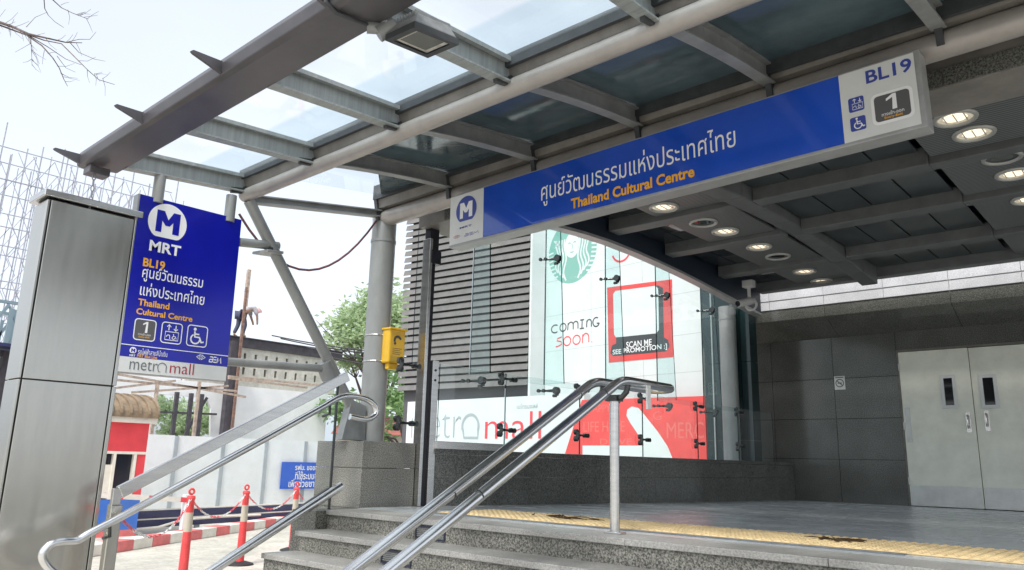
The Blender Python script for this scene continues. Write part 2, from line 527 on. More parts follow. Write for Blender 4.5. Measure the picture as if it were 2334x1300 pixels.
class Face:
    """a flat face: origin o, unit axes u (reading direction), v (up)"""
    def __init__(s, o, u, v):
        s.o = Vector(o); s.u = Vector(u).normalized()
        v = Vector(v); s.v = (v - s.u * v.dot(s.u)).normalized()
        s.n = s.u.cross(s.v)
    def px(s, x, y):
        d = ray(x, y)
        t = (s.o - EYE).dot(s.n) / d.dot(s.n)
        p = EYE + d * t - s.o
        return p.dot(s.u), p.dot(s.v)
    def pt(s, u, v, h=0): return s.o + s.u * u + s.v * v + s.n * h
    def rect(s, mb, u0, v0, u1, v1, h, thick=0.0):
        if thick: return mb.prism([s.pt(u0, v0, h - thick), s.pt(u1, v0, h - thick), s.pt(u1, v1, h - thick), s.pt(u0, v1, h - thick)], s.n * thick)
        return mb.poly([s.pt(u0, v0, h), s.pt(u1, v0, h), s.pt(u1, v1, h), s.pt(u0, v1, h)])
    def poly(s, mb, pts, h): return mb.poly([s.pt(a, b, h) for a, b in pts])
    def rrect(s, mb, u0, v0, u1, v1, r, h, n=5):
        pts = []
        for cx, cy, a0 in ((u1 - r, v0 + r, -90), (u1 - r, v1 - r, 0), (u0 + r, v1 - r, 90), (u0 + r, v0 + r, 180)):
            pts += [(cx + r * math.cos(R(a0 + 90 * k / n)), cy + r * math.sin(R(a0 + 90 * k / n))) for k in range(n + 1)]
        return s.poly(mb, pts, h)
    def disk(s, mb, cu, cv, r, h, n=36, cut=None):
        pts = []
        for k in range(n):
            a = 2 * math.pi * k / n
            u, v = cu + r * math.cos(a), cv + r * math.sin(a)
            if cut is not None: v = max(v, cv + cut * r)
            pts.append((u, v))
        return s.poly(mb, pts, h)
    def stroke(s, mb, pts, w, h, closed=False):
        n = len(pts)
        P = [Vector(p) for p in pts]
        L, Rr = [], []
        for i in range(n):
            if closed: d = (P[(i + 1) % n] - P[i - 1])
            else: d = P[min(i + 1, n - 1)] - P[max(i - 1, 0)]
            d.normalize()
            q = Vector((-d.y, d.x)) * w / 2
            L.append(P[i] + q); Rr.append(P[i] - q)
        for i in range(n if closed else n - 1):
            j = (i + 1) % n
            s.poly(mb, [L[i], Rr[i], Rr[j], L[j]], h)
        return mb
    def arc(s, mb, cu, cv, r, a0, a1, w, h, n=24):
        return s.stroke(mb, [(cu + r * math.cos(R(a0 + (a1 - a0) * k / n)), cv + r * math.sin(R(a0 + (a1 - a0) * k / n))) for k in range(n + 1)], w, h)
    def text(s, mb, body, u0, v0, u1, v1, h, off=0.0, shear=0.0):
        vs, fs = glyphs(body, off, shear)
        return mb._add([s.pt(u0 + (u1 - u0) * a, v0 + (v1 - v0) * b, h) for a, b in vs], fs)
    def textpx(s, mb, body, p0, p1, h, off=0.0, shear=0.0):
        a, b = s.px(*p0), s.px(*p1)
        return s.text(mb, body, a[0], a[1], b[0], b[1], h, off, shear)

def metro_m(face, mb, cu, cv, r, h):
    """bold M with pointed legs inside the roundel"""
    q = [(-.62, -.62), (-.62, .58), (-.22, .58), (.02, .12), (.28, .58), (.66, .58), (.66, -.62), (.30, -.62), (.30, .02), (.12, -.22), (-.10, -.22), (-.30, .02), (-.30, -.62)]
    mb_pts = [(cu + a * r, cv + b * r) for a, b in q]
    # split into quads so that every piece is convex
    P = mb_pts
    for idx in ((0, 1, 11, 12), (1, 2, 11), (2, 3, 10, 11), (3, 9, 10), (3, 4, 8, 9), (4, 5, 8), (5, 6, 7, 8)):
        face.poly(mb, [P[i] for i in idx], h)
def wheelchair(face, mb, u, v, s, h):
    """access symbol, lower-left (u,v), size s"""
    w = 0.095 * s
    face.disk(mb, u + .36 * s, v + .86 * s, .085 * s, h, 18)
    face.stroke(mb, [(u + .36 * s, v + .74 * s), (u + .38 * s, v + .44 * s), (u + .64 * s, v + .44 * s), (u + .77 * s, v + .17 * s), (u + .90 * s, v + .22 * s)], w, h)
    face.stroke(mb, [(u + .37 * s, v + .60 * s), (u + .62 * s, v + .60 * s)], w * .8, h + .0004)
    face.arc(mb, u + .42 * s, v + .33 * s, .25 * s, 118, 355, w * .85, h + .0008)
def lift_icon(face, mb, u, v, s, h):
    w = .05 * s
    for cx, d in ((.32, 1), (.70, -1)):
        face.stroke(mb, [(u + cx * s, v + .62 * s), (u + cx * s, v + .92 * s)], w, h)
        y = v + (.93 if d > 0 else .61) * s
        face.stroke(mb, [(u + (cx - .11) * s, y - d * .12 * s), (u + cx * s, y), (u + (cx + .11) * s, y - d * .12 * s)], w, h + .0004)
    face.stroke(mb, [(u + .15 * s, v + .10 * s), (u + .87 * s, v + .10 * s), (u + .87 * s, v + .55 * s), (u + .15 * s, v + .55 * s)], w * .9, h, closed=True)
    face.arc(mb, u + .33 * s, v + .27 * s, .10 * s, 40, 190, w * .8, h, 10)
    face.stroke(mb, [(u + .40 * s, v + .33 * s), (u + .42 * s, v + .16 * s)], w * .8, h + .0004)
    face.arc(mb, u + .62 * s, v + .24 * s, .075 * s, 100, 360, w * .8, h, 12)
    face.stroke(mb, [(u + .60 * s, v + .45 * s), (u + .62 * s, v + .32 * s), (u + .72 * s, v + .31 * s), (u + .78 * s, v + .18 * s)], w * .8, h + .0004)
def eye_mark(face, mb, u0, v0, u1, v1, h):
    """double-chevron authority emblem"""
    cu, cv, a, b = (u0 + u1) / 2, (v0 + v1) / 2, (u1 - u0) / 2, (v1 - v0) / 2
    w = b * .32
    face.stroke(mb, [(cu - .1 * a, cv + b), (cu - a, cv), (cu - .1 * a, cv - b)], w, h)
    face.stroke(mb, [(cu + .1 * a, cv + b), (cu + a, cv), (cu + .1 * a, cv - b)], w, h)
    face.stroke(mb, [(cu - .45 * a, cv), (cu, cv + .5 * b), (cu + .45 * a, cv), (cu, cv - .5 * b)], w * .8, h + .0004, closed=True)
def bem_mark(face, mb, u0, v0, u1, v1, h):
    W_, H_ = u1 - u0, v1 - v0
    t = H_ * .17
    P = lambda a, b: (u0 + a * W_, v0 + b * H_)
    for b in (.92, .5, .08):
        face.stroke(mb, [P(.05 if b > .3 else .0, b), P(.27, b)], t, h)
        face.stroke(mb, [P(.36, b), P(.60, b)], t, h)
    face.stroke(mb, [P(.29, .08), P(.31, .92)], t * .8, h + .0003)
    face.stroke(mb, [P(.0, .08), P(.02, .5)], t * .8, h + .0003)
    face.stroke(mb, [P(.66, .0), P(.72, .92), P(.80, .3), P(.95, .95), P(1.0, .0)], t, h)

# ============================================================ SETTING
GZ = -1.10
def floor_z(x, y):
    return -0.0128 * max(0.0, y - 4.8)
# ground
mb = MB(); mb.poly([(-900, -900, GZ - .01), (900, -900, GZ - .01), (900, 900, GZ - .01), (-900, 900, GZ - .01)])
struct(mb.build('ground', 'ground_far'))
mb = MB(); mb.poly([(-22, -14, GZ), (14, -14, GZ), (14, 24, GZ), (-22, 24, GZ)])
struct(mb.build('forecourt_pavement', 'concrete_ground'))
# platform floor
mb = MB()
ys = [4.45, 4.8, 6, 8, 10, 12, 14.6]
for i in range(len(ys) - 1):
    a, b = ys[i], ys[i + 1]
    for x0, x1 in ((-6.9, -5.78), (-5.78, 3.2)):
        if x0 < -5.8 and a < 5.2: continue
        mb.poly([(x0, a, floor_z(0, a)), (x1, a, floor_z(0, a)), (x1, b, floor_z(0, b)), (x0, b, floor_z(0, b))])
struct(mb.build('platform_floor', 'granite_floor'))
# steps
RISE, TREAD, SY0, SX0 = 0.157, 0.287, 4.10, -5.715
mb = MB(); mt = MB()
for i in range(7):
    y = SY0 - TREAD * i; z = -RISE * i
    yb = y + TREAD + .03 if i else 4.45
    if i < 6 or True:
        xs = [SX0 - .006 * i]
        x = SX0 + .62
        while x < 3.2: xs.append(x); x += 1.2
        xs.append(3.2)
        for k in range(len(xs) - 1):
            mt.box((xs[k] + .0015, y - .012, z - .040), (xs[k + 1] - .0015, yb, z))
            x0 = xs[k] + (.3 if i % 2 else 0)
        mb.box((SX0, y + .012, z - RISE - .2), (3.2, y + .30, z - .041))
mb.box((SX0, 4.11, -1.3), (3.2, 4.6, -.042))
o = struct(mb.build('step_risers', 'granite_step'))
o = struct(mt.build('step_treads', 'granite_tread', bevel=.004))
# dark seams of the risers
mb = MB()
for i in range(4):
    y = SY0 - TREAD * i + .0105; z = -RISE * i
    x = SX0 + .62 + .35 * (i % 2)
    while x < 2: mb.box((x - .002, y, z - RISE), (x + .002, y + .01, z - .045)); x += 1.2
struct(mb.build('step_riser_joints', 'louvre_back'))

# tactile strip
mb = MB()
TY0, TY1 = 4.66, 5.36
mb.box((-4.93, TY0, .002), (3.1, TY1, .007))
mb.mi = 1
mb.box((-4.93, TY0 - .075, .0015), (-1.28, TY0 - .002, .005))
mb.mi = 0
x = -4.90
while x < 0.3:
    y = TY0 + .03
    while y < TY1 - .02:
        s_ = .021
        mb.hexa([(x - s_, y - s_, .007), (x + s_, y - s_, .007), (x + s_, y + s_, .007), (x - s_, y + s_, .007)],
                [(x - s_ * .55, y - s_ * .55, .014), (x + s_ * .55, y - s_ * .55, .014), (x + s_ * .55, y + s_ * .55, .014), (x - s_ * .55, y + s_ * .55, .014)])
        y += .058
    x += .058
tag(mb.build('tactile_strip', ['tactile', 'tactile_edge']), 'yellow studded tactile paving strip along the top step', 'tactile paving')
def twigs(p, s, label):
    mb = MB()
    rnd = random.Random(int(p[0] * 100))
    for k in range(15):
        a = rnd.uniform(-.5, .5) + (math.pi if rnd.random() < .5 else 0)
        l = rnd.uniform(.08, .26) * s
        c = Vector((p[0] + rnd.gauss(0, .13) * s, p[1] + rnd.gauss(0, .06) * s, .018))
        d = Vector((math.cos(a), math.sin(a) * .8, 0)) * l / 2
        m_ = c + Vector((0, rnd.uniform(-.02, .02), rnd.uniform(.0, .006)))
        mb.tube([c - d, m_, c + d], [.002, .004, .0015], 5)
    for k in range(5):
        a = rnd.uniform(0, 6.3); c = Vector((p[0] + rnd.gauss(0, .12) * s, p[1] + rnd.gauss(0, .06) * s, .017))
        d = Vector((math.cos(a), math.sin(a), .1)) * .03; e = Vector((-math.sin(a), math.cos(a), .2)) * .02
        mb.poly([c - d, c - e, c + d, c + e + Vector((0, 0, .012))])
    tag(mb.build('fallen_twigs', 'twig'), label, 'twigs', 'fallen twigs on the tactile strip')
p = onz(1285, 1184, 0); twigs((p.x, p.y), 1.0, 'brown dry twigs on the yellow tactile strip beside the handrail post')
p = onz(1920, 1237, 0); twigs((p.x, p.y), .62, 'brown dry twigs on the yellow tactile strip in front of the white doors')

# step vents
def vent(x0, x1, i, label):
    y = SY0 - TREAD * i + .004; z = -RISE * i
    t = thing('step_vent', label, 'vent', ((x0 + x1) / 2, y, z - RISE), 'dark vents in the step risers')
    b = MB()
    for a in ((x0, x0 + .012), (x1 - .012, x1)): b.box((a[0], y - .006, z - RISE + .012), (a[1], y + .02, z - .048))
    b.box((x0 + .012, y - .006, z - .060), (x1 - .012, y + .02, z - .048))
    b.box((x0 + .012, y - .006, z - RISE + .012), (x1 - .012, y + .02, z - RISE + .022))
    b.build('frame', 'vent_dark', t)
    b = MB()
    for k in range(6):
        zz = z - RISE + .030 + k * .0135
        b.hexa([(x0 + .012, y, zz), (x1 - .012, y, zz), (x1 - .012, y + .012, zz + .006), (x0 + .012, y + .012, zz + .006)],
               [(x0 + .012, y, zz + .004), (x1 - .012, y, zz + .004), (x1 - .012, y + .012, zz + .010), (x0 + .012, y + .012, zz + .010)])
    b.build('slats', 'grey_paint', t)
    b = MB(); b.box((x0 + .012, y + .012, z - RISE + .022), (x1 - .012, y + .018, z - .060)); b.build('backing', 'louvre_back', t)
vent(ony(946, 1215, SY0).x, ony(1014, 1215, SY0).x, 0, 'dark louvred vent in the riser of the top step')
vent(ony(868, 1270, SY0 - TREAD).x, ony(936, 1275, SY0 - TREAD).x, 1, 'dark louvred vent in the riser of the second step')

# ============================================================ ENTRANCE BUILDING
BY = 14.4
# back wall with inclined soffit and pale fascia
bw = thing('granite_back_wall', 'dark polished granite wall holding the double doors under the canopy', 'wall', (-2, BY, -.2))
DX0, DX1 = ony(2036, 805, BY).x, 0.0
pT = ony(2043.2, 804.6, BY); DZT = pT.z
ZT = ony(2043, 760, BY).z
dl_x = ony(2061, 980, BY).x; dm_x = ony(2222, 980, BY).x
DXL = dl_x - .02; DXR = dm_x + (dm_x - dl_x) + .03
mb = MB()
def wallblock(x0, x1, z0, z1):
    mb.box((x0, BY, z0), (x1, BY + .3, z1))
gap = .004
xs = [-7.56, -6.1, -4.95]
x = DXL
while x - 1.2 > -4.9: x -= 1.2; xs.append(x)
xs = sorted(xs + [DXL])
zs = [-.3, .62, 1.33, 2.05, ZT + .02]
for i in range(len(xs) - 1):
    for k in range(len(zs) - 1):
        wallblock(xs[i] + gap, xs[i + 1] - gap, zs[k] + gap, zs[k + 1] - gap)
wallblock(DXL + gap, DXR - gap, DZT + .05, ZT + .02)
for k in range(len(zs) - 1): wallblock(DXR + gap, 3.2, zs[k] + gap, zs[k + 1] - gap)
mb.build('cladding', 'granite_wall', bw)
mb = MB(); mb.box((-7.56, BY + .25, -.3), (3.2, BY + .5, 3.2)); mb.box((-7.56, BY + .02, ZT + .03), (-5.8, BY + .2, 5.5))
mb.build('core', 'dark_wall', bw)
YF = 13.72
fz0 = ony(1999, 680, YF).z; fz1 = fz0 + .62
zed = ony(2334, 673, YF).z
mb = MB()
x = -6.8
while x < 3.2:
    mb.box((x + .003, YF, fz0 + .17), (x + .997, YF + .08, fz1))
    mb.box((x + .003, YF + .012, fz0), (x + .997, YF + .08, fz0 + .163))
    x += 1.0
mb.build('fascia', 'granite_pale', bw, bevel=.004)
mb = MB()
x = -6.8
while x < 3.2:
    mb.hexa([(x + .004, YF + .03, zed), (x + 1.996, YF + .03, zed), (x + 1.996, BY + .05, ZT), (x + .004, BY + .05, ZT)],
            [(x + .004, YF + .03, fz0 - .003), (x + 1.996, YF + .03, fz0 - .003), (x + 1.996, BY + .05, ZT + .35), (x + .004, BY + .05, ZT + .35)])
    x += 2.0
mb.build('soffit', 'granite_wall', bw)

# double doors
dd = thing('double_door', 'pale green double metal doors with small vision windows', 'door', (dm_x, BY, -.12))
fzB = floor_z(0, BY)
mb = MB()
mb.box((DXL - .0, BY - .01, fzB), (DXL + .03, BY + .2, DZT + .045)); mb.box((DXR - .03, BY - .01, fzB), (DXR, BY + .2, DZT + .045))
mb.box((DXL + .03, BY - .01, DZT + .01), (DXR - .03, BY + .2, DZT + .045)); mb.build('frame', 'gutter_paint', dd)
def leaf(x0, x1, y, wpx, hside):
    b = MB(); b.box((x0, y, fzB + .012), (x1, y + .05, DZT)); lf = b.build('door_leaf', 'door_paint', dd, bevel=.006)
    f = Face((x0, y, fzB), (1, 0, 0), (0, 0, 1))
    a = [f.px(*q) for q in wpx]
    u0, u1, v0, v1 = min(a[0][0], a[1][0]), max(a[0][0], a[1][0]), min(a[0][1], a[1][1]), max(a[0][1], a[1][1])
    b = MB(); t_ = .055
    for r_ in ((u0 - t_, v0 - t_, u0, v1 + t_), (u1, v0 - t_, u1 + t_, v1 + t_), (u0, v0 - t_, u1, v0), (u0, v1, u1, v1 + t_)):
        f.rect(b, *r_, .022, .022)
    w = b.build('window_frame', 'sign_white', lf, bevel=.004)
    b = MB(); f.rect(b, u0, v0, u1, v1, .004); b.build('pane', 'glass_black', lf)
    b = MB(); f.rect(b, .01, .02, x1 - x0 - .01, .34, .004, .003); b.build('kick_plate', 'kick_steel', lf)
    hx = (x1 - x0 - .09) if hside > 0 else .16
    hz = f.px(*( (2203, 962) if hside > 0 else (2238, 958)))[1]
    b = MB(); f.rect(b, hx - .035, hz - .17, hx + .035, hz + .15, .006, .005)
    b.tube([f.pt(hx, hz + .10, .005), f.pt(hx, hz + .10, .055), f.pt(hx, hz + .06, .07), f.pt(hx, hz - .06, .07), f.pt(hx, hz - .10, .055), f.pt(hx, hz - .10, .005)], .012, 8)
    b.build('handle', 'steel', lf, smooth=True)
    for zz_ in (.35, 1.25, 2.25):
        hx_ = .0 if hside > 0 else x1 - x0
        b = MB(); b.cyl(f.pt(hx_, zz_, .012), f.pt(hx_, zz_ + .12, .012), .012, 10); b.build('hinge', 'kick_steel', lf, smooth=True)
    if hside > 0:
        b = MB(); f.rect(b, .03, hz - .32, .11, hz + .25, .004, .003); b.build('push_plate', 'kick_steel', lf)
leaf(DXL + .035, dm_x + .02, BY - .035, [(2150, 863), (2176, 924)], 1)
leaf(dm_x + .028, DXR - .035, BY - .005, [(2239, 862), (2270, 923)], -1)

# no smoking plate
f = Face(ony(1903, 889, BY - .006), (1, 0, 0), (0, 0, 1))
u1, v1 = f.px(1925, 857); 
ns = thing('no_smoking_sign', 'small white no smoking plate on the dark granite wall', 'sign', f.o)
mb = MB(); f.rect(mb, 0, 0, u1, v1, .0, .005); mb.build('plate', 'sign_white', ns)
mb = MB(); cu, cv, r_ = u1 / 2, v1 * .48, u1 * .36
f.stroke(mb, [(cu + r_ * math.cos(k * .3142), cv + r_ * math.sin(k * .3142)) for k in range(20)], r_ * .22, .002, closed=True)
f.stroke(mb, [(cu - r_ * .7, cv + r_ * .7), (cu + r_ * .7, cv - r_ * .7)], r_ * .2, .0024)
f.rect(mb, cu - r_ * .55, cv - r_ * .12, cu + r_ * .6, cv + r_ * .12, .0015)
f.rect(mb, u1 * .12, v1 * .86, u1 * .88, v1 * .92, .002)
mb.build('symbol', 'ink_dark', ns)

# low granite wall under the glass
lw = thing('low_granite_wall', 'low dark granite wall carrying the glass screen', 'wall', (-5.95, 10, -.1))
mb = MB()
y = 5.36; ZW = .545
while y < 14.3:
    y2 = min(y + 1.39, 14.38)
    z0 = floor_z(0, y2) - .05
    mb.box((-6.12, y + .002, z0), (-5.77, y2 - .002, .27)); mb.box((-6.12, y + .002, .274), (-5.77, y2 - .002, ZW - .055))
    y += 1.39
mb.build('blocks', 'granite_wall', lw)
mb = MB(); mb.box((-6.14, 5.36, ZW - .052), (-5.755, 14.39, ZW)); mb.build('coping', 'granite_wall', lw, bevel=.004)

# pedestal for the column
pd = thing('granite_pedestal', 'grey granite block pedestal under the round column', 'pedestal', (-6.2, 4.8, 0))
mb = MB()
PXR, PYF, PYB, PZ = -5.83, 4.53, 5.17, .59
for z0, z1 in ((-.01, .345), (.349, PZ)):
    mb.box((-6.55, PYF, z0), (PXR, PYB, z1))
mb.build('blocks', 'granite_pedestal', pd, bevel=.004)
mb = MB(); mb.box((-6.08, 4.0, -1.2), (-5.73, 4.5, -.012)); mb.box((-6.6, 4.502, -1.2), (-5.73, 5.35, -.012)); mb.build('base', 'granite_step', pd)

# round columns
def column(x, y, z0, z1, r, label):
    t = thing('round_column', label, 'column', (x, y, z0), 'round painted columns')
    b = MB(); b.cyl((x, y, z0), (x, y, z1), r, 32); b.build('shaft', 'column_paint', t, smooth=True)
    b = MB(); b.cyl((x, y, z0), (x, y, z0 + .012), r + .045, 32); b.build('base_plate', 'grey_paint', t)
    b = MB(); b.cyl((x, y, z1 - .25), (x, y, z1 - .22), r + .006, 32); b.build('collar', 'grey_paint', t, smooth=True)
    return t
column(-6.14, 4.86, PZ, 2.86, .125, 'round grey column on the granite pedestal with a yellow box')
column(-6.3, 13.0, ZW, 3.3, .15, 'round pale column behind the far end of the glass screen')

# ------------------------------------------------------------ canopy
cp = thing('entrance_canopy', 'grey steel and glass canopy projecting over the entrance steps', 'canopy', (-6.1, 3.28, 2.69))
XL, XR = -6.13, 2.2
def bz(x): return 2.648 + .0145 * (x + 6.2)      # top of the outer edge beam
XP = [-6.1 + 1.045 * k for k in range(8)]
# outer edge beam: box with a lip
mb = MB()
YB0, YB1 = 1.93, 2.24
for xa, xb in ((-6.27, 2.2),):
    prof = lambda x: [(x, YB0, bz(x)), (x, YB0 + .012, bz(x) - .065), (x, YB0 + .05, bz(x) - .075), (x, YB1, bz(x) - .035), (x, YB1, bz(x) + .06), (x, YB0 + .03, bz(x) + .06)]
    A, B = prof(xa), prof(xb)
    n = len(A)
    mb._add(A + B, [tuple(range(n)), tuple(range(n, 2 * n))[::-1]] + [(i, i + n, (i + 1) % n + n, (i + 1) % n) for i in range(n)])
mb.build('edge_beam', 'beam_paint', cp, bevel=.006)
for k, x in enumerate(XP[:6]):
    x += -.06 if k else -.12
    b = MB(); z = bz(x) - .02
    b.prism([(x - .008, YB0 + .02, z + .035), (x - .008, YB0 + .02, z - .045), (x - .008, YB0 - .17, z + .010), (x - .008, YB0 - .182, z + .020), (x - .008, YB0 - .17, z + .030)], (.022, 0, 0))
    b.build('fin', 'beam_paint', cp)
PY1, PZ1, PR1 = 3.28, 2.69, .058
PY2, PR2 = 4.83, .085
def p2z(x): return 2.865 + .014 * (x + 6.1) 
def p1z(x): return PZ1 + .006 * (x + 6.1)
mb = MB(); mb.cyl((XL - .02, PY1, p1z(XL)), (XR, PY1, p1z(XR)), PR1, 24); mb.build('eaves_pipe', 'pipe_paint', cp, smooth=True)
mb = MB(); mb.cyl((-6.2, PY2, p2z(-6.2)), (XR, PY2, p2z(XR)), PR2, 24); mb.build('header_pipe', 'pipe_paint', cp, smooth=True)
# gutters on the pipes
def gutter(y0, y1, zf, dz0, dz1):
    b = MB()
    b.hexa([(XL, y0, zf(XL) + dz0), (XR, y0, zf(XR) + dz0), (XR, y1, zf(XR) + dz0), (XL, y1, zf(XL) + dz0)],
           [(XL, y0 - .02, zf(XL) + dz1), (XR, y0 - .02, zf(XR) + dz1), (XR, y1 + .02, zf(XR) + dz1), (XL, y1 + .02, zf(XL) + dz1)])
    b.mi = 1
    b.box((XL, y0 - .05, zf(XL) + dz1 + .0), (XR, y0 - .022, zf(XR) + dz1 + .035))
    return b
gutter(PY1 - .03, PY1 + .05, p1z, .052, .125).build('gutter_beam', ['gutter_paint', 'bracket_dark'], cp)
gutter(PY2 - .10, PY2 + .02, p2z, .083, .17).build('gutter_beam', ['gutter_paint', 'bracket_dark'], cp)
# purlins
def purlin(p, q, mat_, dh=0.12, arch=0.0):
    b = MB()
    p, q = Vector(p), Vector(q)
    N = 6 if arch else 1
    pts = [p.lerp(q, i / N) + Vector((0, 0, arch * 4 * (i / N) * (1 - i / N))) for i in range(N + 1)]
    for i in range(N):
        a, c = pts[i], pts[i + 1]
        b.beam(a, c, .014, dh, d=dh / 2 - .0)
        b.beam(a, c, .085, .012, d=-.006)
        b.beam(a, c, .085, .012, d=dh + .006)
    return b.build('purlin', mat_, cp)
for k, x in enumerate(XP):
    purlin((x, YB1 - .01, bz(x) - .03), (x, PY1 - .02, p1z(x) + .02), 'grey_purlin', .125)
    b = MB(); b.beam((x, PY1 - .16, p1z(x) + .0), (x, PY1 - .0, p1z(x) + .03), .03, .05); b.cyl((x - .03, PY1 - .04, p1z(x) + .05), (x + .03, PY1 - .04, p1z(x) + .05), .012, 8)
    b.build('clip', 'bracket_dark', cp)
    if k == 0: purlin((x, PY1 + .03, p1z(x) - .06), (x, PY2 - .06, p2z(x) + .01), 'grey_paint', .05, .0)
    else: purlin((x, PY1 + .05, p1z(x) + .05), (x, PY2 - .09, p2z(x) + .07), 'grey_paint', .11, .022)
    b = MB(); b.prism([(x - .02, PY2 - .15, p2z(x) + .19), (x - .02, PY2 - .05, p2z(x) + .19), (x - .02, PY2 - .06, p2z(x) - .03), (x - .02, PY2 - .10, p2z(x) - .05)], (.04, 0, 0))
    b.build('bracket', 'bracket_dark', cp)
# panes: clear front bay, dark tinted rear bay
MATS['glass_roof'].node_tree.nodes['Map Range'].inputs['From Min'].default_value = -.50
MATS['glass_roof'].node_tree.nodes['Map Range'].inputs['From Max'].default_value = -.46
for k in range(len(XP) - 1):
    x0, x1 = XP[k] + .045, XP[k + 1] - .045
    za = lambda x: bz(x) + .115
    zb = lambda x: p1z(x) + .165
    b = MB()
    b.hexa([(x0, YB1 - .05, za(x0)), (x1, YB1 - .05, za(x1)), (x1, PY1 - .02, zb(x1)), (x0, PY1 - .02, zb(x0))],
           [(x0, YB1 - .05, za(x0) + .012), (x1, YB1 - .05, za(x1) + .012), (x1, PY1 - .02, zb(x1) + .012), (x0, PY1 - .02, zb(x0) + .012)])
    b.build('glass_pane', 'glass_roof', cp)
    for fr in ((x0 - .02, x0 + .012), (x1 - .012, x1 + .02)):
        b = MB(); b.hexa([(fr[0], YB1 - .05, za(fr[0]) - .03), (fr[1], YB1 - .05, za(fr[1]) - .03), (fr[1], PY1 - .02, zb(fr[1]) - .03), (fr[0], PY1 - .02, zb(fr[0]) - .03)],
               [(fr[0], YB1 - .05, za(fr[0]) - .002), (fr[1], YB1 - .05, za(fr[1]) - .002), (fr[1], PY1 - .02, zb(fr[1]) - .002), (fr[0], PY1 - .02, zb(fr[0]) - .002)])
        b.build('glazing_bar', 'grey_purlin', cp)
    b = MB()
    z1 = lambda x: p1z(x) + .20
    z2 = lambda x: p2z(x) + .215
    if k == 0:
        ym = PY1 + .62
        zm = z1(x0) + (z2(x0) - z1(x0)) * .62 / (PY2 - PY1)
        g = MB(); g.poly([(x0, PY1 + .05, z1(x0)), (x1, PY1 + .05, z1(x1)), (x1, ym, zm), (x0, PY2 - .1, z2(x0))])
        g.build('glass_pane', 'glass_roof', cp)
        b.poly([(x1, ym, zm), (x1, PY2 - .06, z2(x1)), (x0, PY2 - .06, z2(x0)), (x0, PY2 - .1, z2(x0))])
        b.build('tinted_pane', 'roof_dark', cp)
        continue
    b.hexa([(x0 - .02, PY1 + .03, z1(x0)), (x1 + .02, PY1 + .03, z1(x1)), (x1 + .02, PY2 - .06, z2(x1)), (x0 - .02, PY2 - .06, z2(x0))],
           [(x0 - .02, PY1 + .03, z1(x0) + .014), (x1 + .02, PY1 + .03, z1(x1) + .014), (x1 + .02, PY2 - .06, z2(x1) + .014), (x0 - .02, PY2 - .06, z2(x0) + .014)])
    b.build('tinted_pane', 'roof_dark', cp)
# roof behind the header pipe
mb = MB(); mb.hexa([(-5.85, PY2 - .04, 3.12), (XR, PY2 - .04, 3.16), (XR, 6.3, 3.62), (-5.85, 6.3, 3.62)], [(-5.85, PY2 - .04, 3.16), (XR, PY2 - .04, 3.20), (XR, 6.3, 3.68), (-5.85, 6.3, 3.68)])
mb.build('rear_roof', 'ceiling_panel', cp)
# diagonal strut and tubes
mb = MB()
mb.cyl((-6.12, 4.62, .86), (-6.1, PY1 + .02, PZ1 - .05), .05, 20)
mb.build('strut', 'column_paint', cp, smooth=True)
mb = MB()
mb.prism([(-6.17, 4.46, .60), (-6.17, 4.74, .60), (-6.17, 4.72, .93), (-6.17, 4.55, .98)], (.10, 0, 0))
mb.cyl((-6.05, 4.62, .79), (-6.03, 4.62, .79), .03, 12)
mb.build('foot_bracket', 'grey_paint', cp, bevel=.004)
mb = MB(); mb.cyl((-6.1, 3.25, 1.20), (-6.1, 4.30, 1.245), .036, 16); mb.build('tie_tube', 'column_paint', cp, smooth=True)
mb = MB(); mb.cyl((-6.1, 3.25, 2.245), (-6.1, 3.63, 2.295), .04, 16); mb.build('tie_tube', 'column_paint', cp, smooth=True)
mb = MB(); mb.cyl((-6.11, 4.22, 1.30), (-6.11, 4.30, 1.16), .075, 16); mb.build('collar', 'grey_paint', cp, smooth=True)
for y in (2.51, 3.135):
    mb = MB(); mb.cyl((-6.1, y, 2.40), (-6.1, y, 2.64), .045, 16); mb.build('hanger', 'column_paint', cp, smooth=True)
mb = MB(); q = Vector((-6.1, 2.02, 2.56)); mb.box((q.x - .10, q.y - .05, q.z - .06), (q.x + .03, q.y + .10, q.z + .0)); mb.build('end_block', 'beam_paint', cp, bevel=.006)

# small flat light plate on the tie tube
t = thing('small_spotlight', 'small flat grey spotlight hanging from the upper tie tube', 'lamp', (-6.08, 3.55, 2.22))
mb = MB(); mb.prism([(-6.17, 3.42, 2.185), (-5.98, 3.46, 2.185), (-5.98, 3.62, 2.20), (-6.17, 3.60, 2.20)], (0, 0, .025)); mb.build('housing', 'column_paint', t, bevel=.004)
mb = MB(); mb.box((-6.10, 3.52, 2.205), (-6.06, 3.56, 2.26)); mb.build('bracket', 'bracket_dark', t)

# ------------------------------------------------------------ header box, ceiling
hb = thing('shutter_header', 'grey roller shutter housing running behind the long blue sign', 'shutter box', (-3, 5.2, 2.75))
mb = MB(); mb.box((-5.90, 5.12, 2.80), (2.2, 5.55, 3.02)); mb.build('housing', 'gutter_paint', hb, bevel=.004)
mb = MB()
x = -5.5
while x < 2.2:
    mb.box((x, 5.108, 2.81), (x + .45, 5.119, 2.93)); x += .455
mb.build('cover_panels', 'granite_wall', hb)

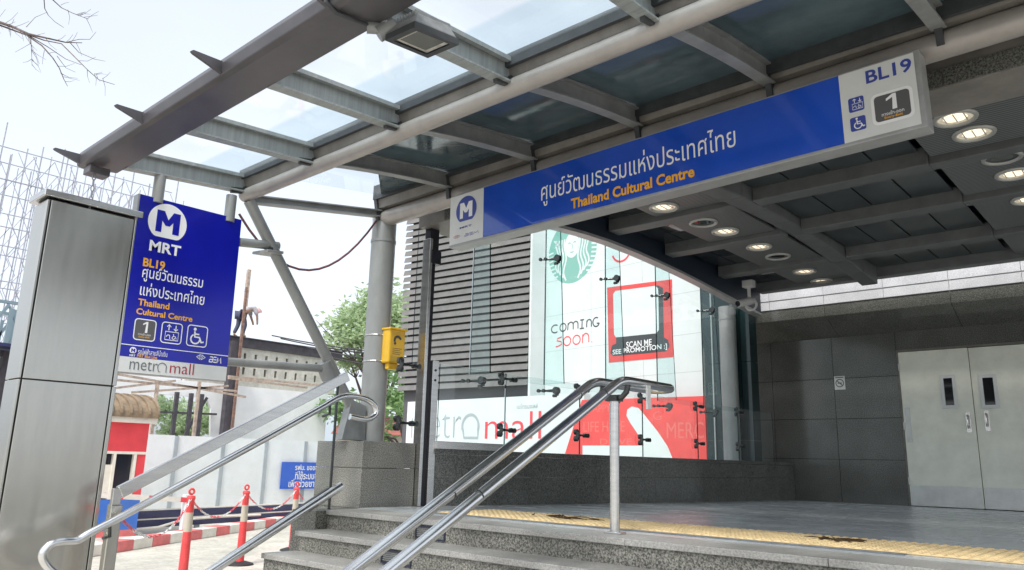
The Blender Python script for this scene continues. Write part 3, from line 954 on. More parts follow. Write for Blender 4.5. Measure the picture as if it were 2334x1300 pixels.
cl = thing('panelled_ceiling', 'dark panelled soffit ceiling over the entrance platform', 'ceiling', (-2.5, 9.4, 3.35))
CZ = 3.50
KC = 1.0514
CX0, CYF, CYE = -5.86, 6.62, 13.2
mb = MB(); mb.box((CX0, CYF, CZ + .31), (3.2, CYE, CZ + .45)); mb.build('slab', 'ceiling_void', cl)
mb = MB(); mb.box((CX0, CYF - .10, CZ), (3.2, CYF, CZ + .10)); mb.build('front_trim', 'edge_light', cl, bevel=.004)
mb = MB(); mb.box((CX0, CYF - .01, CZ + .10), (3.2, CYF + .03, CZ + .33)); mb.build('front_board', 'ceiling_void', cl)
CBY = [8.34, 9.81, 11.51]
AX = -3.785
for y in CBY:
    for x0, x1 in ((-5.70, AX - .13), (AX + .13, -1.77)):
        mb = MB(); mb.box((x0, y - .02, CZ), (x1, y + .22, CZ + .2)); mb.build('cross_beam', 'ceiling_grey', cl, bevel=.012)
    mb = MB(); mb.box((-1.77, y + .02, CZ), (3.2, y + .20, CZ + .2)); mb.build('cross_beam', 'ceiling_grey', cl, bevel=.012)
mb = MB(); mb.box((-5.70, CYE - .2, CZ), (3.2, CYE, CZ + .3)); mb.build('rear_beam', 'ceiling_grey', cl, bevel=.012)
mb = MB()
N = 9
yy = [CYF + .04 + (CYE - .24 - CYF) * i / N for i in range(N + 1)]
f0 = lambda y: CZ - .14 + .19 * math.sin(math.pi * (y - CYF) / (CYE - CYF))
for i in range(N):
    a, c = yy[i] + .004, yy[i + 1] - .004
    mb.hexa([(AX - .125, a, f0(a)), (AX + .125, a, f0(a)), (AX + .125, c, f0(c)), (AX - .125, c, f0(c))], [(AX - .125, a, CZ + .3), (AX + .125, a, CZ + .3), (AX + .125, c, CZ + .3), (AX - .125, c, CZ + .3)])
mb.build('arched_beam', 'ceiling_grey', cl, bevel=.015)
ysp = [CYF] + CBY + [CYE - .2]
for i in range(4):
    a, c = ysp[i] + (.22 if i else .03), ysp[i + 1] - .02
    mb = MB(); mb.box((-4.96, a + .01, CZ + .06), (-3.99, c - .01, CZ + .09)); mb.build('perforated_panel', 'perforated', cl)
    for x0, x1 in ((-5.68, -5.36), (-5.34, -5.0)):
        mb = MB(); mb.box((x0, a + .01, CZ + .16), (x1, c - .01, CZ + .18)); mb.build('gloss_panel', 'ceiling_gloss', cl)
    x = AX + .15
    while x < -1.85:
        mb = MB(); mb.box((x + .012, a + .02, CZ + .15), (min(x + .45, -1.79) - .012, c - .02, CZ + .17)); mb.build('dark_panel', 'ceiling_panel', cl); x += .45
    mb = MB(); mb.box((-1.73, a + .03, CZ + .06), (-.66, c - .03, CZ + .09)); mb.build('perforated_panel', 'perforated', cl)
    mb = MB(); mb.box((-.62, a + .03, CZ + .12), (3.1, c - .03, CZ + .14)); mb.build('dark_panel', 'ceiling_panel', cl)
SPR = [(6.60, 3.25), (7.14, 3.295), (7.8, 3.345), (8.4, 3.37), (9.1, 3.368), (9.7, 3.35), (10.4, 3.32), (10.95, 3.285), (11.9, 3.215), (12.6, 3.16), (13.2, 3.11)]
mb, mc = MB(), MB()
for (ya, za), (yb, zb2) in zip(SPR, SPR[1:]):
    mb.hexa([(-5.87, ya, za), (-5.72, ya, za), (-5.72, yb, zb2), (-5.87, yb, zb2)], [(-5.87, ya, za + .04), (-5.72, ya, za + .04), (-5.72, yb, zb2 + .04), (-5.87, yb, zb2 + .04)])
    mc.hexa([(-5.86, ya, za + .04), (-5.735, ya, za + .04), (-5.735, yb, zb2 + .04), (-5.86, yb, zb2 + .04)], [(-5.86, ya, CZ + .31), (-5.735, ya, CZ + .31), (-5.735, yb, CZ + .31), (-5.86, yb, CZ + .31)])
mb.build('side_trim', 'edge_light', cl)
mc.build('side_beam', 'ceiling_void', cl)

def downlight(p, r, lit, label):
    t = thing('downlight', label, 'downlight', p, 'recessed downlights in the ceiling')
    b = MB(); b.ring(p, (0, 0, 1), r, r * .13, 28, 8); b.build('trim_ring', 'ring_white', t, smooth=True)
    c = Vector(p); seg = 24
    def loop(rr, dz): return [c + Vector((math.cos(2 * math.pi * k / seg) * rr, math.sin(2 * math.pi * k / seg) * rr, dz)) for k in range(seg)]
    b = MB(); vs, vt = loop(r * .95, .004), loop(r * .60, .0045)
    b._add(vs + vt, [(k, (k + 1) % seg, (k + 1) % seg + seg, k + seg) for k in range(seg)])
    b.build('reflector', 'lamp_dish' if lit else 'ceiling_panel', t)
    b = MB(); b.poly(loop(r * .60, .0035)); b.build('lens', 'lamp_lit' if lit else 'glass_black', t)
    if lit:
        b = MB()
        for q in (-.5, .0, .5): b.box(c + Vector((q * r - .004, -r * .55, -.006)), c + Vector((q * r + .004, r * .55, .003)))
        b.build('louvre_bars', 'ring_white', t)
DL = [((1513, 473), 1, 'lit downlight nearest the bottom edge of the long blue sign'), ((1603, 508), 0, 'unlit round downlight between the first and second cross beams'),
      ((1653, 528), 1, 'lit downlight beside an unlit one in the second ceiling bay'), ((1730, 563), 1, 'lit downlight in the third ceiling bay in front of an unlit one'),
      ((1773, 585), 0, 'unlit round downlight near the white camera'), ((1834, 619), 1, 'lit downlight in the rear bay, second from the pale fascia'), ((1873, 641), 1, 'lit downlight closest to the pale stone fascia'),
      ((2177, 270), 1, 'large lit downlight directly beside the end of the long sign'), ((2220, 305), 1, 'large lit downlight just below the one beside the sign end'),
      ((2284, 360), 0, 'large unlit downlight between two lit ones near the sign end'), ((2312, 397), 1, 'large lit downlight cut by the right edge of the photo, upper one'), ((2345, 455), 1, 'lit downlight at the far right edge of the photo, lowest one')]
for px, lit, lb in DL:
    p = onz(*px, CZ + .055)
    downlight(p, .165, lit, lb)

# cctv camera hung from the ceiling
p = onz(1706, 640, CZ)
cc = thing('cctv_camera', 'white security camera hanging from the ceiling near the far column', 'camera', p)
mb = MB(); mb.box((p.x - .09, p.y - .07, p.z - .12), (p.x + .09, p.y + .07, p.z)); mb.build('mount_box', 'cctv_white', cc, bevel=.008)
mb = MB(); mb.cyl(p + Vector((0, 0, -.12)), p + Vector((0, 0, -.34)), .028, 12); mb.build('stem', 'cctv_white', cc, smooth=True)
mb = MB(); mb.tube([p + Vector((.05, .06, -.34)), p + Vector((0, -.02, -.36)), p + Vector((-.10, -.22, -.42))], [.055, .065, .06], 14); mb.build('body', 'cctv_white', cc, smooth=True)
mb = MB(); mb.cyl(p + Vector((-.10, -.22, -.42)), p + Vector((-.105, -.232, -.423)), .05, 14); mb.build('lens', 'glass_black', cc, smooth=True)
mb = MB(); mb.tube([p + Vector((.03 + .09 * math.sin(a), .0, -.42 - .09 * math.cos(a))) for a in [k * .35 for k in range(-7, 8)]], .02, 8); mb.build('cable_loop', 'cctv_white', cc, smooth=True)

# ------------------------------------------------------------ glass screen along the side
gs = thing('glass_screen', 'frameless glass screen with steel spider clamps along the side', 'glass screen', (-5.8, 9, .55))
LX, UX = -5.80, -6.10
JL = [5.42] + [onx(q, w, LX).y for q, w in ((1152, 930), (1322, 940), (1465, 950), (1590, 960))]
JL += [JL[-1] + 1.39, JL[-1] + 2.78]
ZJ = 1.40
def pane(x, y0, y1, z0, z1, name='glass_pane'):
    b = MB()
    b._add([(x, y0 + .006, z0), (x, y1 - .006, z0), (x, y1 - .006, z1), (x, y0 + .006, z1), (x - .012, y0 + .006, z0), (x - .012, y1 - .006, z0), (x - .012, y1 - .006, z1), (x - .012, y0 + .006, z1)],
           [(0, 1, 2, 3), (4, 5, 1, 0), (5, 6, 2, 1), (6, 7, 3, 2), (7, 4, 0, 3)])
    b.m = [0, 1, 1, 1, 1]
    return b.build(name, ['glass_tint' if x == LX else 'glass_clear', 'glass_edge'], gs)
for i in range(len(JL) - 1): pane(LX, JL[i], JL[i + 1], ZW + .002, ZJ)
JU = [5.30] + [onx(q, w, UX).y for q, w in ((1076, 720), (1243, 720), (1381, 740), (1497, 760))]
JU += [JU[-1] + 1.45, JU[-1] + 2.9]
for i in range(len(JU) - 1): pane(UX, JU[i], JU[i + 1], ZJ - .02, 3.62)
for y in JU[1:-1]:
    b = MB()
    zt, zb_ = 3.45, ZJ - .02
    b._add([(UX + .002, y, zb_), (-5.79, y, zb_), (-5.87, y, zt), (UX + .002, y, zt)], [(0, 1, 2, 3)])
    b.mi = 1
    b._add([(-5.79, y - .009, zb_), (-5.79, y + .009, zb_), (-5.87, y + .009, zt), (-5.87, y - .009, zt)], [(0, 1, 2, 3)])
    b.build('glass_fin', ['glass_fin', 'glass_edge'], gs)
def clamp(x, y, z, d):
    """spider clamp: disc on the fin, arm with two bolts on the pane; d = side of the disc"""
    b = MB()
    c = Vector((x, y, z))
    if d > 0:    # arm reaches outwards from the fin (upper row)
        b.tube([c + Vector((.16, 0, 0)), c + Vector((-.02, -.05, 0)), c + Vector((-.10, -.09, 0))], [.030, .015, .014], 8)
        b.cyl(c + Vector((.17, -.045, 0)), c + Vector((.17, .02, 0)), .055, 14); b.cyl(c + Vector((.17, 0, .035)), c + Vector((.17, 0, -.075)), .03, 12)
        for k in (-.02, -.10): b.cyl(c + Vector((k, -.07 + k * .3 - .02, 0)), c + Vector((k, -.04 + k * .3 - .02, 0)), .028, 12)
        b.cyl(c + Vector((.10, 0, -.075)), c + Vector((.16, 0, -.075)), .024, 12)
    else:        # patch fitting on the lower pane joint
        b.cyl(c + Vector((.005, -.12, .04)), c + Vector((.045, -.12, .04)), .038, 14); b.cyl(c + Vector((.005, -.12, -.05)), c + Vector((.045, -.12, -.05)), .038, 14)
        b.tube([c + Vector((.03, -.13, .06)), c + Vector((.05, -.115, 0)), c + Vector((.03, -.13, -.07))], .026, 8)
        b.tube([c + Vector((.04, -.12, 0)), c + Vector((.035, .0, 0)), c + Vector((.03, .13, 0))], [.022, .014, .012], 8)
        for k in (.085, .145): b.cyl(c + Vector((.0, k, 0)), c + Vector((.04, k, 0)), .030, 12)
    b.v = [c + (v - c) * (.82 if d > 0 else .9) for v in b.v]
    return b.build('clamp', 'clamp_metal', gs, smooth=True)
for y in JL[1:-1]:
    for z in (.775, 1.335): clamp(LX, y, z, -1)
for z in (.775, 1.335): clamp(LX, 4.98, z, -1)
for y in JU[1:-1]:
    clamp(UX + .06, y, 2.98, 1)
    clamp(UX + .06, y, 1.30, 1)
mb = MB(); mb.box((-5.84, 5.37, ZW - .001), (-5.74, 6.42, ZW + .075)); mb.build('steel_sill', 'steel', gs, bevel=.003)

# shutter guide post
sg = thing('shutter_guide_post', 'tall steel post with black shutter guide channel at the screen corner', 'post', (-5.82, 5.25, 0))
mb = MB(); mb.box((-5.875, 5.175, .0), (-5.765, 5.215, 2.68)); mb.box((-5.875, 5.29, .0), (-5.765, 5.375, 1.42)); mb.build('steel_jambs', 'steel', sg, bevel=.003)
mb = MB(); mb.box((-5.86, 5.216, .0), (-5.80, 5.289, 2.70)); mb.build('guide_channel', 'black_paint', sg)
mb = MB(); mb.box((-5.90, 5.20, 2.42), (-5.755, 5.33, 2.56)); mb.box((-5.88, 5.20, 2.56), (-5.79, 5.32, 2.80)); mb.build('guide_head', 'black_paint', sg, bevel=.006)
mb = MB()
for z in (1.32, 1.22): mb.cyl((-5.764, 5.33, z), (-5.760, 5.33, z), .012, 12)
mb.build('lock_holes', 'black_paint', sg)

# yellow emergency box on the column
eb = thing('emergency_box', 'yellow emergency telephone box strapped to the round column', 'call box', (-6.02, 4.75, 1.2))
a, c = onx(868, 755, -6.0), onx(905, 845, -6.0)
y0, y1, z0, z1 = onx(872, 800, -6.0).y, onx(908, 800, -6.0).y, onx(888, 830, -6.0).z, onx(888, 752, -6.0).z
ex0, ex1 = -6.02, -5.90
mb = MB(); mb.box((ex0, y0, z0), (ex1, y1, z1)); mb.build('case', 'box_yellow', eb, bevel=.014)
mb = MB(); mb.box((ex0, y0 - .012, z1 - .012), (ex1 + .02, y1 + .01, z1 + .008)); mb.build('lid_rim', 'box_yellow', eb, bevel=.005)
mb = MB(); mb.box((ex0 + .03, y0 + .03, z0 - .06), (ex1 - .03, y1 - .05, z0)); mb.build('outlet', 'box_yellow', eb, bevel=.008)
f = Face((ex1 + .001, y0, z0), (0, 1, 0), (0, 0, 1))
wd, ht = y1 - y0, z1 - z0
mb = MB(); f.arc(mb, wd * .5, ht * .66, wd * .2, 20, 200, wd * .12, .001, 12); f.stroke(mb, [(wd * .3, ht * .60), (wd * .38, ht * .55)], wd * .14, .0014)
for k in range(4): f.rect(mb, wd * .2, ht * (.42 - .055 * k), wd * (.8 - .1 * (k % 2)), ht * (.425 - .055 * k) + .003, .001)
mb.build('phone_symbol', 'ink_dark', eb)
mb = MB(); f.rect(mb, wd * .12, ht * .06, wd * .88, ht * .2, .001); mb.build('sticker', 'sticker', eb)
mb = MB()
for z in (z0 + .02, z1 - .06): mb.ring((-6.14, 4.86, z), (0, 0, 1), .128, .006, 28, 6)
mb.build('strap', 'steel', eb)

# ------------------------------------------------------------ long blue sign
SYN = 4.62
P = {k: ony(*v, SYN) for k, v in dict(TL=(1027.7, 452), BL=(1024, 561), TR=(2083.9, 118.9), BR=(2101, 282.5)).items()}
f = Face(P['BL'], P['BR'] - P['BL'], (0, 0, 1))
SW, SH = (P['BR'] - P['BL']).length, .456
ls = thing('long_station_sign', 'long blue and white hanging station name sign above the steps', 'sign', (P['BL'] + P['BR']) / 2)
mb = MB(); f.rect(mb, -.005, -.02, SW + .03, SH + .012, -.004, .14); 
mb.build('box', 'edge_light', ls, bevel=.004)
d1 = f.px(1101.5, 490)[0]; d2 = f.px(1918, 250)[0]
mb = MB(); f.rect(mb, d1, 0, d2, SH, 0); mb.build('blue_panel', 'sign_blue', ls)
mb = MB(); f.rect(mb, 0, 0, d1, SH, 0); mb.build('white_panel', 'sign_white', ls)
mb = MB(); f.rect(mb, d2, 0, SW, SH, 0); mb.build('white_panel', 'sign_white', ls)
mb = MB()
a = f.px(1236, 466); c = f.px(1677, 298)
f.text(mb, 'ศูนย์วัฒนธรรมแห่งประเทศไทย', f.px(1234, 455)[0], f.px(1243, 470)[1], f.px(1677, 320)[0], f.px(1613, 298)[1] + .0, .003)
mb.build('thai_lettering', 'ink_white', ls)
mb = MB()
f.text(mb, 'Thailand Cultural Centre', f.px(1302, 465)[0], f.px(1308, 476)[1], f.px(1583, 390)[0], f.px(1308, 476)[1] + .086, .003, off=.03)
mb.build('english_lettering', 'ink_orange', ls)
mb = MB()
ra = f.px(1063, 481)
rr = .128
f.disk(mb, ra[0], ra[1] + .012, rr, .002, 40, cut=-.80)
ro = mb.build('roundel', 'ink_blue', ls)
mb = MB(); metro_m(f, mb, ra[0] - .002, ra[1] + .012, rr * .95, .004); mb.build('roundel_letter', 'ink_white', ro)
mb = MB(); f.textpx(mb, 'MRT', (1048, 523), (1076, 511), .002, off=.02); mb.build('line_lettering', 'ink_blue', ls)
mb = MB(); u0, v0 = f.px(1059, 540); u1, v1 = f.px(1091, 525); bem_mark(f, mb, u0, v0, u1, v1, .002); mb.build('operator_mark', 'ink_blue', ls)
mb = MB(); a = f.px(1975, 193); c = f.px(2077, 142); f.text(mb, 'BL19', a[0], a[1], c[0], a[1] + .088, .002, off=.022); mb.build('code_lettering', 'ink_blue', ls)
iu0, iu1 = f.px(1934, 240)[0], f.px(1970, 240)[0]
iv = f.px(1937, 259)[1]; s_ = iu1 - iu0
mb = MB(); f.rrect(mb, iu0, iv, iu1, f.px(1934, 227)[1], .012, .002); ic = mb.build('lift_icon', 'ink_blue', ls)
mb = MB(); lift_icon(f, mb, iu0 + .01, iv + .006, s_ * .92, .004); mb.build('symbol', 'ink_white', ic)
jv = f.px(1942, 302)[1]
mb = MB(); f.rrect(mb, iu0, jv, iu1, jv + s_, .012, .002); ic = mb.build('wheelchair_icon', 'ink_blue', ls)
mb = MB(); wheelchair(f, mb, iu0 + .01, jv + .006, s_ * .92, .004); mb.build('symbol', 'ink_white', ic)
b0 = f.px(1993, 287); b1 = f.px(2076, 195)
mb = MB(); f.rrect(mb, b0[0] - .006, b0[1] - .006, b1[0] + .006, b1[1] + .006, .035, .002); mb.build('plate_border', 'ink_white', ls)
mb = MB(); f.rrect(mb, b0[0] + .012, b0[1] + .012, b1[0] - .012, b1[1] - .012, .022, .0035); mb.build('number_plate', 'plate_grey', ls)
mb = MB()
bw_, bh_ = b1[0] - b0[0], b1[1] - b0[1]
f.poly(mb, [(b0[0] + bw_ * q[0], b0[1] + bh_ * q[1]) for q in ((.50, .38), (.62, .38), (.62, .90), (.53, .90), (.53, .885))], .005)
f.poly(mb, [(b0[0] + bw_ * q[0], b0[1] + bh_ * q[1]) for q in ((.36, .70), (.36, .78), (.53, .90), (.53, .79))], .005)
f.text(mb, 'ทางเข้า-ออก', b0[0] + bw_ * .22, b0[1] + bh_ * .22, b0[0] + bw_ * .78, b0[1] + bh_ * .345, .005, off=.01)
mb.build('number_lettering', 'ink_white', ls)
mb = MB(); f.text(mb, 'Entry-Exit', b0[0] + bw_ * .28, b0[1] + bh_ * .09, b0[0] + bw_ * .74, b0[1] + bh_ * .195, .005, off=.02); mb.build('entry_lettering', 'ink_orange', ls)
mb = MB(); u0, v0 = f.px(1033, 546); u1, v1 = f.px(1049, 535)
eye_mark(f, mb, u0, v0, u1, v1, .002); mb.build('emblem', 'ink_crimson', ls)

# ------------------------------------------------------------ blade sign
BX = -6.08
Q = {k: onx(*v, BX) for k, v in dict(TL=(328.3, 447.4), BL=(263.5, 848), TR=(550, 496.4), BR=(516, 864.5)).items()}
f = Face(Q['BL'], (0, 1, .008), (0, -.008, 1))
bwid = Q['BR'].y - Q['BL'].y - .0; bhei = (Q['TL'].z + Q['TR'].z) / 2 - Q['BL'].z - .005
bs = thing('blade_station_sign', 'blue vertical station sign with white roundel beside the steel pylon', 'sign', Q['BL'])
mb = MB(); f.rect(mb, .0, 0, bwid, bhei, -.003, .09); mb.build('box', 'edge_light', bs, bevel=.004)
vb = f.px(275, 815)[1]; vb2 = f.px(518, 834)[1]; vb = (vb + vb2) / 2
mb = MB(); f.rect(mb, .014, vb, bwid - .004, bhei - .004, 0); mb.build('blue_panel', 'sign_navy', bs)
mb = MB(); f.rect(mb, .014, .006, bwid - .004, vb, 0); mb.build('white_panel', 'sign_white', bs)
mb = MB()
cu, cv = f.px(382, 509); rr = (f.px(427, 516)[0] - f.px(338, 507)[0]) / 2
f.disk(mb, cu, cv, rr, .002, 44, cut=-.80); ro = mb.build('roundel', 'ink_white', bs)
mb = MB(); metro_m(f, mb, cu, cv + rr * .04, rr * .95, .004); mb.build('roundel_letter', 'sign_navy', ro)
mb = MB()
f.textpx(mb, 'MRT', (339, 571), (413, 562), .002, off=.03)
mb.build('line_lettering', 'ink_white', bs); mb = MB()
u0, v0 = f.px(322, 642); u1 = f.px(463, 640)[0]
f.text(mb, 'ศูนย์วัฒนธรรม', u0, v0 + .005, u1, f.px(372, 614)[1] , .002, off=.006)
u0, v0 = f.px(318, 671); u1 = f.px(466, 680)[0]
f.text(mb, 'แห่งประเทศไทย', u0, v0 - .005, u1, f.px(343, 646)[1], .002, off=.006)
mb.build('thai_lettering', 'ink_white', bs)
def frame_icon(mb, px0, px1, w=.008):
    a, b = f.px(*px0), f.px(*px1)
    s_ = b[0] - a[0]
    u0, v0, u1, v1 = a[0], a[1], a[0] + s_, a[1] + s_ * 1.0
    r = s_ * .14
    pts = []
    for cx, cy, a0 in ((u1 - r, v0 + r, -90), (u1 - r, v1 - r, 0), (u0 + r, v1 - r, 90), (u0 + r, v0 + r, 180)):
        pts += [(cx + r * math.cos(R(a0 + 30 * k)), cy + r * math.sin(R(a0 + 30 * k))) for k in range(4)]
    f.stroke(mb, pts, w, .0025, closed=True)
    return u0, v0, s_
mb = MB(); i1 = frame_icon(mb, (303, 773), (351, 778)); mb.build('plate_border', 'ink_white', bs)
mb = MB(); i2 = frame_icon(mb, (365, 780), (411, 785))
lift_icon(f, mb, i2[0] + i2[2] * .06, i2[1] + i2[2] * .06, i2[2] * .9, .002); mb.build('lift_icon', 'ink_white', bs)
mb = MB(); i3 = frame_icon(mb, (424, 787), (469, 792))
wheelchair(f, mb, i3[0] + i3[2] * .04, i3[1] + i3[2] * .05, i3[2] * .9, .002); mb.build('wheelchair_icon', 'ink_white', bs)
mb = MB()
lv = (f.px(283, 786)[1] + f.px(520, 811)[1]) / 2
f.rect(mb, .014, lv - .003, bwid - .004, lv + .003, .002); mb.build('divider_line', 'ink_white', bs)
mb = MB()
mcu, mcv = f.px(303, 799); mr_ = .026
f.disk(mb, mcu, mcv, mr_, .002, 24, cut=-.8); ro = mb.build('small_roundel', 'ink_white', bs)
mb = MB(); metro_m(f, mb, mcu, mcv, mr_ * .9, .004); mb.build('roundel_letter', 'sign_navy', ro)
mb = MB()
f.text(mb, 'MRT', mcu - .022, mcv - .047, mcu + .022, mcv - .031, .002, off=.02)
u0, v0 = f.px(314, 806); u1 = f.px(381, 812)[0]
f.text(mb, 'รถไฟฟ้าสายสีน้ำเงิน', u0, v0 - .004, u1, v0 + .042, .002)
mb.build('small_lettering', 'ink_white', bs); mb = MB()
u0, v0 = f.px(447, 819); u1, v1 = f.px(468, 810)
eye_mark(f, mb, u0, v0, u1, v1, .002); mb.build('emblem', 'ink_white', bs); mb = MB()
u0, v0 = f.px(476, 826); u1, v1 = f.px(504, 817)
bem_mark(f, mb, u0, v0, u1, v1 + .006, .002)
mb.build('operator_mark', 'ink_white', bs)
mb = MB(); f.rrect(mb, i1[0] + .006, i1[1] + .006, i1[0] + i1[2] - .006, i1[1] + i1[2] - .006, i1[2] * .1, .002); mb.build('number_plate', 'plate_grey', bs)
mb = MB()
s_ = i1[2]
f.poly(mb, [(i1[0] + s_ * q[0], i1[1] + s_ * q[1]) for q in ((.50, .36), (.62, .36), (.62, .90), (.54, .90))], .004)
f.poly(mb, [(i1[0] + s_ * q[0], i1[1] + s_ * q[1]) for q in ((.38, .72), (.38, .79), (.54, .90), (.53, .80))], .004)
f.text(mb, 'ทางเข้า-ออก', i1[0] + s_ * .2, i1[1] + s_ * .22, i1[0] + s_ * .8, i1[1] + s_ * .34, .004); mb.build('number_lettering', 'ink_white', bs)
mb = MB()
f.text(mb, 'Entry-Exit', i1[0] + s_ * .24, i1[1] + s_ * .09, i1[0] + s_ * .76, i1[1] + s_ * .19, .004, off=.02)
mb.build('entry_lettering', 'ink_orange', bs); mb = MB()
a = f.px(325, 606); c = f.px(377, 597)
f.text(mb, 'BL19', a[0], a[1] - .004, c[0], c[1], .002, off=.03)
mb.build('code_lettering', 'ink_orange', bs); mb = MB()
a = f.px(314, 694); f.text(mb, 'Thailand', a[0], a[1] - .006, f.px(387, 690)[0], f.px(314, 680)[1] + .0, .002, off=.025)
mb.build('english_lettering', 'ink_orange', bs); mb = MB()
a = f.px(310, 713); f.text(mb, 'Cultural Centre', a[0], a[1] - .010, f.px(439, 722)[0], f.px(311, 700)[1] - .006, .002, off=.025)
mb.build('english_lettering', 'ink_orange', bs); mb = MB()
a = f.px(312, 812); f.text(mb, 'MRT Blue Line', a[0], a[1] - .008, f.px(358, 815)[0], a[1] + .016, .002, off=.02)
mb.build('line_name_lettering', 'ink_orange', bs); mb = MB()

mb = MB(); a = f.px(294, 841); u1 = f.px(360, 845)[0]
f.text(mb, 'metr', a[0], a[1] - .004, a[0] + (u1 - a[0]) * .97, f.px(336, 824)[1], .002, off=-.004)
ou = f.px(369, 840)[0]; ov = a[1] - .002; rr = .034
f.arc(mb, ou, ov + .036, rr, -15, 195, .007, .002, 16); f.stroke(mb, [(ou - rr * .98, ov + .028), (ou - rr * .75, ov), (ou - rr * .3, ov)], .006, .0024); f.stroke(mb, [(ou + rr * .98, ov + .028), (ou + rr * .98, ov - .002)], .007, .0024)
mb.build('grey_lettering', 'ink_grey', bs)
mb = MB(); a = f.px(386, 850); f.text(mb, 'mall', a[0], a[1] - .002, f.px(441, 852)[0], a[1] + .088, .002, off=-.004); mb.build('crimson_lettering', 'ink_crimson', bs)

# ------------------------------------------------------------ steel pylon
py = thing('steel_pylon', 'brushed stainless steel clad pylon beside the blue blade sign', 'pylon', (-6.25, 2.06, GZ))
yA, yB, zT = 1.752, 2.352, 2.235
zS = .915
mb = MB(); mb.box((-6.36, yA - .0, GZ), (-6.10, yB + .02, zT - .01)); mb.build('core', 'black_paint', py)
for z0, z1 in ((zS + .004, zT - .02), (GZ + .02, zS - .004)):
    mb = MB(); mb.box((-6.10, yA + .004, z0), (-6.078, yB - .004, z1)); mb.build('front_panel', 'steel_panel', py, bevel=.004)
    mb = MB(); mb.box((-6.36, yA - .022, z0), (-6.105, yA - .004, z1)); mb.box((-6.104, yA - .022, z0), (-6.080, yA - .004, z1)); mb.build('side_panel', 'steel_panel', py, bevel=.004)
    mb = MB(); mb.box((-6.36, yB + .004, z0), (-6.082, yB + .034, z1)); mb.build('side_panel', 'steel_panel', py, bevel=.004)
mb = MB(); mb.box((-6.39, yA - .055, zT), (-6.055, yB + .05, zT + .052)); mb.build('cap', 'steel', py, bevel=.006)

# chain with hook below the beam end
ch = MB()
c = Vector((-6.1, 2.02, 2.50))
for k in range(9):
    z = c.z - .045 * k
    pts = [(c.x + (.011 * math.cos(a) if k % 2 else 0), c.y + (0 if k % 2 else .011 * math.cos(a)), z - .026 + .026 * math.sin(a)) for a in [j * math.pi / 5 for j in range(10)]]
    ch.tube(pts, .004, 6, closed=True)
tag(ch.build('hanging_chain', 'chain_steel', smooth=True), 'short steel chain hanging from the canopy beam end above the pylon', 'chain')

# ------------------------------------------------------------ floodlight on the edge beam
fp = ony(850, 88, 2.30)
fl = thing('floodlight', 'grey rectangular floodlight strapped to the canopy edge beam', 'floodlight', fp)
L = [ony(*q, 2.42) for q in ((880, 95), (950, 62), (1046, 105), (985, 132))]
# real frame: housing centred at hc, facing down
hc = ony(962, 96, 2.50); hc.z -= .0
ux, uy = Vector((.62, .78, 0)).normalized(), Vector((-.78, .62, 0)).normalized()
pc = [ony(*q, y_) for q, y_ in (((878, 93), 2.37), ((945, 62), 2.53), ((1046, 103), 2.68), ((975, 133), 2.50))]
zc = sum(v.z for v in pc) / 4
cen = onz(962, 97, bz(-3.0) - .14)
a_, b_ = onz(878, 93, cen.z), onz(1046, 103, cen.z)
c_, d_ = onz(945, 62, cen.z), onz(975, 133, cen.z)
quad = [a_, d_, b_, c_]
def scaled(q, s, dz): 
    m_ = sum(q, Vector()) / 4
    return [m_ + (v - m_) * s + Vector((0, 0, dz)) for v in q]
mb = MB(); o4, i4 = scaled(quad, 1.0, 0), scaled(quad, .76, 0)
mb._add(o4 + i4 + [v + Vector((0, 0, .035)) for v in o4], [(k, (k + 1) % 4, 4 + (k + 1) % 4, 4 + k) for k in range(4)] + [(k, 8 + k, 8 + (k + 1) % 4, (k + 1) % 4) for k in range(4)])
mb.build('rim', 'bracket_dark', fl)
mb = MB(); mb.hexa(scaled(quad, .97, .036), scaled(quad, .72, .11)); mb.build('housing', 'lamp_body', fl, bevel=.01)
mb = MB()
for k in range(8):
    s0 = quad[0].lerp(quad[3], .12 + k * .1) + Vector((0, 0, .04)); s1 = quad[1].lerp(quad[2], .12 + k * .1) + Vector((0, 0, .04))
    m0, m1 = s0.lerp(s1, .1), s0.lerp(s1, .9)
    mb.beam(m0 + Vector((0, 0, .04)), m1 + Vector((0, 0, .04)), .008, .09)
mb.build('cooling_ribs', 'lamp_body', fl)
mb = MB(); mb.poly(scaled(quad, .77, .012)); mb.build('lens', 'lamp_glass', fl)
mb = MB(); mb.poly([v for v in scaled(quad, .60, .011)]); mb.build('reflector', 'reflector', fl)
arm0 = Vector((a_.x - .02, YB1 + .03, bz(a_.x) - .06))
mb = MB(); mb.tube([arm0 + Vector((-.06, -.08, .0)), arm0, a_.lerp(d_, .3) + Vector((0, 0, .03))], [.035, .03, .025], 10); mb.cyl(arm0 + Vector((-.03, -.03, -.03)), arm0 + Vector((.03, .03, .03)), .045, 12)
mb.build('arm', 'grey_paint', fl, smooth=True)
xs_ = arm0.x - .04
mb = MB(); mb.tube([(xs_, YB0 - .012, bz(xs_) + .07), (xs_, YB0 - .012, bz(xs_) - .06), (xs_, YB0 + .05, bz(xs_) - .088), (xs_, YB1 + .012, bz(xs_) - .05), (xs_, YB1 + .012, bz(xs_) + .07)], .012, 8)
mb.build('strap', 'bracket_dark', fl, smooth=True)

# sagging cable between sign hanger and column
def sag(p, q, d, n=14):
    p, q = Vector(p), Vector(q)
    return [p.lerp(q, i / n) - Vector((0, 0, d * 4 * (i / n) * (1 - i / n))) for i in range(n + 1)]
mb = MB(); mb.tube(sag(onx(545, 488, -6.1), (-6.12, 4.74, 2.83), .52), .011, 8)
tag(mb.build('sagging_cable', 'cable', smooth=True), 'dark red cable sagging between the blade sign and the round column', 'cable')

